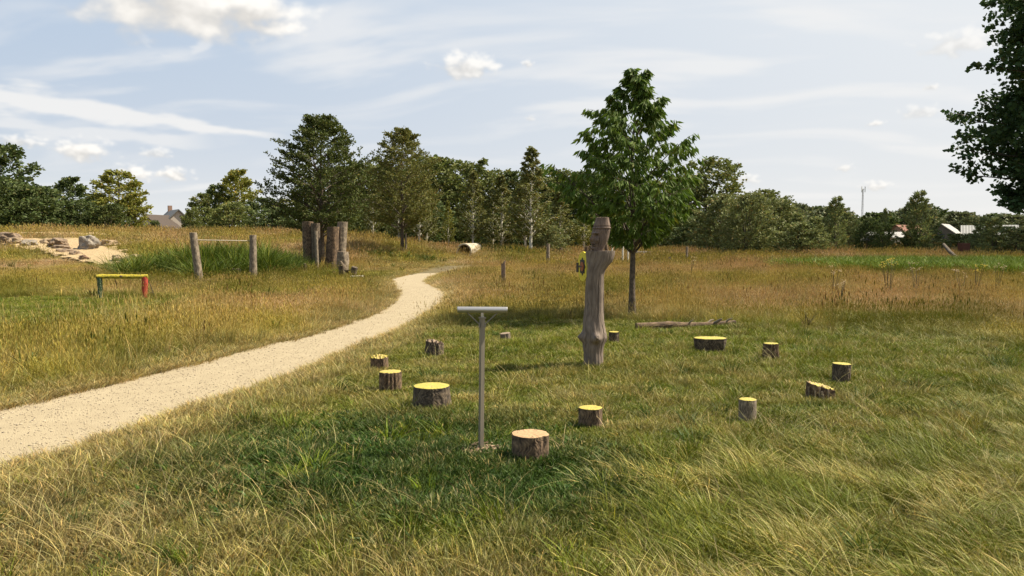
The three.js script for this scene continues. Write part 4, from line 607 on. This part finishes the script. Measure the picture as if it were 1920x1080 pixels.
// strews tufts over a wedge of land; pick(x, z, s, R) returns null or { scale, hs, col, turn, tilt }
function strew({ name, label, geos, mat = grassMat, count, d0, d1, p = 0, spread = 0.72, seed, pick, category = 'grass', xmin = -1e9, xmax = 1e9 }) {
  const R = rng(seed * 31 + 5), sets = geos.map(() => []);
  for (let i = 0; i < count; i++) {
    const u = R(), d = Math.pow(lerp(Math.pow(d0, p + 1), Math.pow(d1, p + 1), u), 1 / (p + 1)), x = (R() * 2 - 1) * (spread * d + 1.2), z = -d; if (x < xmin || x > xmax) continue;
    const a = pick(x, z, d, R); if (!a) continue;
    let hit = false; if (d < 42) for (const [bx, bz, br] of blocked) if ((x - bx) ** 2 + (z - bz) ** 2 < (br + (a.clear ?? 0.01)) ** 2) { hit = true; break; }
    if (!hit) sets[Math.floor(R() * geos.length)].push([x, z, a, R()]);
  }
  const o = new THREE.Group(); o.name = numbered(name); tag(o, label, category, null, 'stuff'); scene.add(o); let total = 0;
  sets.forEach((list, k) => {
    if (!list.length) return;
    const m = new THREE.InstancedMesh(geos[k], mat, list.length); m.name = 'tufts'; m.userData.kind = 'stuff'; m.castShadow = m.receiveShadow = true; total += list.length;
    list.forEach(([x, z, a, r], i) => { EU.set(a.tilt?.[0] ?? 0, a.turn ?? r * TAU, a.tilt?.[1] ?? 0); QQ.setFromEuler(EU); SC.set(a.scale, a.scale * (a.hs ?? 1), a.scale); PP.set(x, a.lift ?? land(x, z) - 0.005, z); m.setMatrixAt(i, M4.compose(PP, QQ, SC)); m.setColorAt(i, CC.setRGB(...a.col)); });
    o.add(m);
  });
  console.log(name, total);
  return o;
}
const vary = (c, R, k = 0.25) => { const v = 1 - k + 2 * k * R(); return [c[0] * v * (0.92 + 0.16 * R()), c[1] * v, c[2] * v * (0.85 + 0.3 * R())]; };
const reedsLeft = (x, z) => bell(x, z, -12.3, -33, 3.1, 3.6), reedsRight = (x, z) => bell(x, z, 24, -38, 9, 8);

strew({ name: 'lawn_grass', label: 'short mixed green and straw grass around the stumps', count: 85000, d0: 2.4, d1: 22, p: 0.15, seed: 1,
  geos: [1, 2, 3, 4].map((s) => tuft({ n: 34, r: 0.085, h0: 0.02, h1: 0.072, w: 0.0045, bend: 0.85, seed: s, jit: 0.35 })),
  pick(x, z, d, R) { const s = sward(x, z); if (s.o < 0.02 + 0.05 * R()) return null; const w = Math.max(s.ring, s.lawn, d < 9 ? 1 - s.tall * 0.6 : 0); if (R() > w * (1 - s.flat * 0.3)) return null; const k = 0.85 + 0.4 * R() + d * 0.028; return { scale: k, hs: (0.7 + 0.7 * clamp(0.4 + s.a + s.b) + s.lush * 0.3) / (1 + d * 0.02), col: R() < 0.1 ? vary(C.straw, R) : vary(s.col, R, 0.3) }; } });
strew({ name: 'grass_tussocks', label: 'denser green grass tussocks standing proud of the short turf', count: 2600, d0: 3.2, d1: 20, p: 0.5, seed: 21,
  geos: [1, 2, 3].map((s) => tuft({ n: 46, r: 0.07, h0: 0.07, h1: 0.19, w: 0.005, bend: 0.8, lean: [-0.25, 0], seg: 4, seed: 220 + s, jit: 0.35 })),
  pick(x, z, d, R) { const s = sward(x, z); if (s.o < 0.25 || s.tall > 0.8 || R() > 0.2 + clamp(s.b) * 1.2 + s.lush * 0.35) return null; const k = R(); return { scale: 0.7 + 0.7 * R(), hs: 0.6 + 0.5 * R(), clear: 0.06, col: vary(k < 0.25 ? C.deep : k < 0.8 ? mix3(C.green, C.bright, R()) : C.olive, R, 0.25) }; } });
strew({ name: 'clover', label: 'dark green low clover and broad-leaved weeds in front of the T-shaped post', category: 'weeds', count: 9000, d0: 3.4, d1: 9, p: 0.6, seed: 2,
  geos: [1, 2].map((s) => tuft({ n: 22, r: 0.07, h0: 0.03, h1: 0.07, w: 0.017, bend: 0.9, seg: 2, seed: 40 + s })),
  pick(x, z, d, R) { const s = sward(x, z); if (s.o < 0.15 || R() > s.deep * 0.9 + clamp(s.b - 0.25) * 0.5) return null; return { scale: 0.8 + 0.5 * R(), col: vary(C.deep, R, 0.35) }; } });
const WIND = [-0.8, -0.15];
strew({ name: 'flattened_grass', label: 'long wind-flattened straw and green grass in the right foreground', count: 34000, d0: 2.3, d1: 9.5, p: 0.3, seed: 3, xmin: 0,
  geos: [1, 2, 3, 4].map((s) => tuft({ n: 26, r: 0.1, h0: 0.06, h1: 0.2, w: 0.004, bend: 0.42, lean: WIND, seg: 4, seed: 60 + s, jit: 0.32 })),
  pick(x, z, d, R) { const s = sward(x, z); if (R() > s.flat * 1.15 * sstep(-0.5, -0.1, n2(x * 1.7 + 5, z * 1.7))) return null; const q = fbm(x * 0.9 + 3, z * 0.9, 3), c = R() < 0.3 + q * 1.1 ? mix3(C.straw, C.field, R()) : mix3(C.green, C.olive, R()); return { scale: 0.8 + 0.45 * R(), hs: 0.6 + 0.5 * R() + 0.35 * clamp(n2(x * 2.1, z * 2.1)), turn: R() < 0.4 ? R() * TAU : (R() - 0.5) * 2.0 + q * 1.2, col: vary(c, R, 0.3) }; } });
strew({ name: 'dry_bents', label: 'loose dry grass stalks scattered over the foreground turf', count: 9000, d0: 2.4, d1: 14, p: 0.1, seed: 4,
  geos: [1, 2, 3].map((s) => tuft({ n: 5, r: 0.06, h0: 0.14, h1: 0.3, w: 0.0032, bend: 0.9, lean: [-0.3, 0], seg: 4, seed: 80 + s, jit: 0.3 })),
  pick(x, z, d, R) { const s = sward(x, z); if (s.o < 0.2 * R() + 0.3) return null; const near = clamp(0.12 + bell(x, z, -2.3, -4.3, 1.7, 2.0) * 0.8 + s.edge * 0.7 + s.b * 0.6 - s.deep * 0.35 + (x > 0.8 ? 0.2 : 0)); if (R() > near) return null; return { scale: 0.7 + 0.6 * R(), col: vary(R() < 0.75 ? C.straw : C.brown, R, 0.3) }; } });
strew({ name: 'verge_grass', label: 'brown dry grass fringe along both edges of the gravel path', count: 220000, d0: 3.5, d1: 46, p: -0.2, seed: 5, spread: 0.75, xmin: -9, xmax: 5,
  geos: [1, 2, 3].map((s) => tuft({ n: 26, r: 0.1, h0: 0.03, h1: 0.12, w: 0.0048, bend: 0.95, seed: 100 + s, jit: 0.35 })),
  pick(x, z, d, R) { const o = offPath(x, z); if (o < -0.02 - 0.16 * R() * R() * clamp(n2(x * 1.3, z * 1.3) + 0.4) || o > 0.7 || R() < o * 1.25) return null; const s = sward(x, z); return { scale: (0.7 + 0.5 * R()) * (1 + d * 0.012), hs: 0.75 + o * 0.9, lift: o < 0.1 ? 0 : undefined, col: vary(R() < 0.5 ? s.col : mix3(C.brown, C.straw, R()), R, 0.3) }; } });
const meadowGeo = [1, 2, 3, 4].map((s) => tuft({ n: 36, r: 0.2, h0: 0.07, h1: 0.24, w: 0.0055, bend: 0.9, lean: [-0.3, 0], seg: 3, seed: 120 + s, jit: 0.3, heads: 4, headC: [1.15, 1.0, 0.82], headL: 0.05, headW: 0.0042 }));
const meadowPick = (x, z, d, R) => { const s = sward(x, z); if (s.o < 0.12 || onSand(x, z)) return null; const w = s.tall * (s.o < 0.7 ? s.o : 1); if (R() > w || R() < reedsLeft(x, z) * 1.2 - 0.3 || R() < reedsRight(x, z) * 1.2 - 0.3) return null; const hh = (0.6 + 0.75 * clamp(0.45 + s.a + s.b * 0.6)) * (1 - 0.75 * bell(x, z, -24, -37, 8, 6)), rightEdge = d < 14 && x > 5 ? 0.8 : 1; return { scale: (0.85 + 0.4 * R()) * (1 + d * 0.004), hs: hh * rightEdge * (d > 28 && s.o < 3 && x < -2.2 ? 0.45 : 1), col: vary(s.col, R, 0.22) }; };
strew({ name: 'meadow_grass', label: 'tall dry pinkish brown meadow grass filling the middle of the field', count: 85000, d0: 7.5, d1: 40, p: 0.3, seed: 6, geos: meadowGeo, pick: meadowPick });
strew({ name: 'far_meadow_grass', label: 'dry brown grass of the far field and the mounds', count: 52000, d0: 38, d1: 120, p: 0.0, seed: 7, spread: 0.74,
  geos: [1, 2, 3].map((s) => tuft({ n: 46, r: 0.5, h0: 0.1, h1: 0.3, w: 0.018, bend: 0.8, lean: [-0.2, 0], seg: 2, seed: 140 + s, jit: 0.28, heads: 6, headC: [1.1, 0.98, 0.82], headL: 0.1, headW: 0.014 })),
  pick(x, z, d, R) { const a = meadowPick(x, z, d, R); if (a) a.scale *= 0.9 + (d - 38) * 0.006; return a; } });
strew({ name: 'tall_pale_grass', label: 'clump of tall pale feathery grass left of the path in front of the goal', count: 9000, d0: 9, d1: 18, p: 0.5, seed: 41, xmin: -11, xmax: -3,
  geos: [1, 2].map((s) => tuft({ n: 14, r: 0.12, h0: 0.25, h1: 0.55, w: 0.005, bend: 0.5, lean: [-0.15, 0], seg: 4, seed: 260 + s, jit: 0.3, heads: 6, headC: [1.1, 1.02, 0.9], headL: 0.1, headW: 0.005, stalk: 1.15 })),
  pick(x, z, d, R) { const q = bell(x, z, -6.5, -12.8, 1.3, 1.3) + 0.35 * bell(x, z, -7.6, -15.5, 1.2, 1.5) + 0.22 * bell(x, z, -4.6, -11, 0.8, 2.5); if (offPath(x, z) < 0.6 || R() > q * 0.4) return null; return { scale: 0.75 + 0.45 * R(), hs: 0.7 + 0.4 * R(), col: vary(R() < 0.8 ? C.straw : C.olive, R, 0.25) }; } });
strew({ name: 'left_reeds', label: 'tall dark green reeds growing round the pull-up bar and below the sand', category: 'reeds', count: 60000, d0: 27, d1: 46, p: 1, seed: 8, xmin: -24, xmax: -3,
  geos: [1, 2, 3].map((s) => tuft({ n: 20, r: 0.25, h0: 0.35, h1: 1.4, w: 0.024, bend: 1.0, lean: [0.2, 0], seg: 4, seed: 160 + s, jit: 0.35 })),
  pick(x, z, d, R) { const q = reedsLeft(x, z) + fbm(x * 0.4, z * 0.4, 3) * 0.4; if (q < 0.32 || offPath(x, z) < 0.8 || onSand(x, z)) return null; return { scale: 0.65 + 0.4 * R() + 0.15 * q, hs: clamp(0.25 + q * 1.0 + 0.5 * n2(x * 0.8, z * 0.8), 0.25, 1.25), clear: 0.2, col: vary(mix3(mix3(C.reed, C.deep, 0.35), R() < 0.2 ? C.field : C.green, R() * 0.7), R, 0.35) }; } });
strew({ name: 'right_reeds', label: 'bright green bed of reeds in the wet hollow at right', category: 'reeds', count: 110000, d0: 26, d1: 58, p: 0.8, seed: 9, xmin: 10, xmax: 46,
  geos: [1, 2, 3].map((s) => tuft({ n: 20, r: 0.3, h0: 0.3, h1: 0.8, w: 0.024, bend: 0.8, seg: 3, seed: 180 + s, jit: 0.3, heads: 0 })),
  pick(x, z, d, R) { const q = reedsRight(x, z) + fbm(x * 0.2, z * 0.25, 3) * 0.35; if (q < 0.42) return null; return { scale: 0.8 + 0.4 * R(), hs: 0.85 + 0.3 * R(), col: vary(mix3([0.12, 0.19, 0.018], [0.22, 0.28, 0.035], R()), R, 0.25) }; } });
strew({ name: 'brambles', label: 'dark green bramble patches on the bank beside the concrete pipe', category: 'brambles', count: 26000, d0: 44, d1: 70, p: 0.5, seed: 10,
  geos: [1, 2].map((s) => tuft({ n: 26, r: 0.4, h0: 0.2, h1: 0.7, w: 0.07, bend: 0.7, seg: 2, seed: 200 + s, jit: 0.4 })),
  pick(x, z, d, R) { const q = bell(x, z, 0.2, -54, 3.2, 2) + 0.8 * bell(x, z, -8, -60, 6, 3) + 0.7 * bell(x, z, -6.5, -43, 2.6, 3) + 0.55 * bell(x, z, -9, -39.5, 3, 2) + 0.9 * bell(x, z, 26, -63, 12, 3); if (R() > q * 1.1 - 0.15) return null; return { scale: 0.7 + 0.4 * R(), hs: 0.6 + 0.5 * q, clear: 0.15, col: vary(mix3(C.deep, C.green, R() * 0.8), R, 0.3) }; } });
strew({ name: 'dock_weeds', label: 'scattered dark brown seeding dock stalks and leafy weeds in the meadow', category: 'weeds', count: 5200, d0: 9, d1: 50, p: 0.5, seed: 31,
  geos: [1, 2, 3].map((s) => tuft({ n: s === 3 ? 26 : 8, r: 0.08, h0: 0.1, h1: s === 3 ? 0.34 : 0.26, w: s === 3 ? 0.03 : 0.016, bend: 0.7, seg: 3, seed: 240 + s, jit: 0.35, heads: s === 3 ? 0 : 5, headC: [0.9, 0.7, 0.55], headL: 0.11, headW: 0.01, stalk: 1.9 })),
  pick(x, z, d, R) { const s = sward(x, z); if (s.o < 0.5 || s.tall < 0.5 || onSand(x, z) || R() > clamp(0.15 + s.b * 0.9 + s.a * 0.5)) return null; return { scale: 0.7 + 0.6 * R(), col: vary(R() < 0.5 ? mix3(C.green, C.deep, R()) : C.brown, R, 0.3) }; } });
// stones and crumbs lying on the path
{
  const g = new THREE.IcosahedronGeometry(0.007, 0); g.scale(1.3, 0.6, 1); g.setAttribute('color', new THREE.Float32BufferAttribute(new Float32Array(g.attributes.position.count * 3).fill(1), 3));
  strew({ name: 'path_gravel', label: 'loose small stones scattered on the sandy path', category: 'gravel', mat: std({ vertexColors: true }), count: 190000, d0: 4, d1: 26, p: -0.6, seed: 11, xmin: -8, xmax: 0, geos: [g], pick(x, z, d, R) { const o = offPath(x, z); if (o > 0.02 || R() > 0.35 + 0.5 * Math.exp(o / 0.25)) return null; const k = R(); return { scale: 0.6 + 1.5 * R() * R() * R(), hs: 1, col: k < 0.7 ? [0.38, 0.31, 0.21] : k < 0.94 ? [0.26, 0.21, 0.14] : [0.13, 0.1, 0.07], lift: 0.003 }; } });
}
// wood chips round the foot of the T-shaped post
{
  const g = new THREE.BoxGeometry(0.03, 0.006, 0.014); g.setAttribute('color', new THREE.Float32BufferAttribute(new Float32Array(g.attributes.position.count * 3).fill(1), 3)); const R = rng(77), m = new THREE.InstancedMesh(g, std({ vertexColors: true }), 70);
  for (let i = 0; i < 70; i++) { const a = R() * TAU, r = 0.03 + 0.12 * R(); PP.set(-0.23 + r * Math.cos(a), land(-0.23, -5.6) + 0.03 + 0.02 * R(), -5.6 + r * Math.sin(a)); EU.set(R() - 0.5, R() * TAU, R() - 0.5); SC.setScalar(0.6 + 0.7 * R()); m.setMatrixAt(i, M4.compose(PP, QQ.setFromEuler(EU), SC)); const k = 0.6 + 0.5 * R(); m.setColorAt(i, CC.setRGB(0.30 * k, 0.2 * k, 0.12 * k)); }
  m.name = 'wood_chips'; tag(m, 'brown wood chips round the foot of the T-shaped post', 'wood chips', null, 'stuff'); m.castShadow = m.receiveShadow = true; scene.add(m);
}
// ragwort and other tall weeds standing out of the meadow
{
  const stemM = std({ color: lin(0.09, 0.07, 0.035) }), yel = std({ color: lin(0.6, 0.42, 0.03), roughness: 0.7 }), seedM = std({ color: lin(0.48, 0.36, 0.2) }), R = rng(303);
  const list = [[8.6, -20.5, 0.75, 0], [10.6, -21.5, 0.95, 1], [10.9, -20.6, 0.85, 0], [11.4, -19.4, 0.75, 0], [11.0, -22.5, 0.9, 1], [12.7, -21.0, 0.8, 1], [13.6, -21.5, 0.85, 0], [14.5, -21.5, 0.7, 0], [7.5, -17.5, 0.55, 0], [18.6, -25.5, 0.8, 0], [16.5, -24, 0.7, 1], [7.2, -31, 0.8, 0]];
  list.forEach(([x, z, h, k], i) => {
    const o = thing('ragwort_plant', `${k ? 'flowering yellow' : 'seeding brown'} ragwort, ${ORD[i]} counted through the dry meadow at right`, 'plant', [x, land(x, z), z], i, 'ragwort plants in the dry meadow');
    const stems = [], heads = [];
    for (let s = 0; s < 5; s++) { const a = R() * TAU, l = 0.1 + 0.08 * R(), top = V(Math.cos(a) * l + 0.08, h * (0.85 + 0.25 * R()), Math.sin(a) * l); stems.push(tubePath([V(0.02 * Math.cos(a), -0.03, 0.02 * Math.sin(a)), V(0.5 * top.x, h * 0.55, 0.5 * top.z), top], [0.007, 0.006, 0.004], 5, 0.4, false)); for (let q = 0; q < 6; q++) { const c = new THREE.SphereGeometry(0.010 + 0.005 * R(), 7, 5); c.scale(1, 0.6, 1); c.translate(top.x + (R() - 0.5) * 0.12, top.y + (R() - 0.3) * 0.07, top.z + (R() - 0.5) * 0.12); heads.push(c); } }
    part('stems', mergeGeometries(stems), stemM, o); part('flower_heads', mergeGeometries(heads), k ? yel : seedM, o);
  });
}
renderer.render(scene, camera);
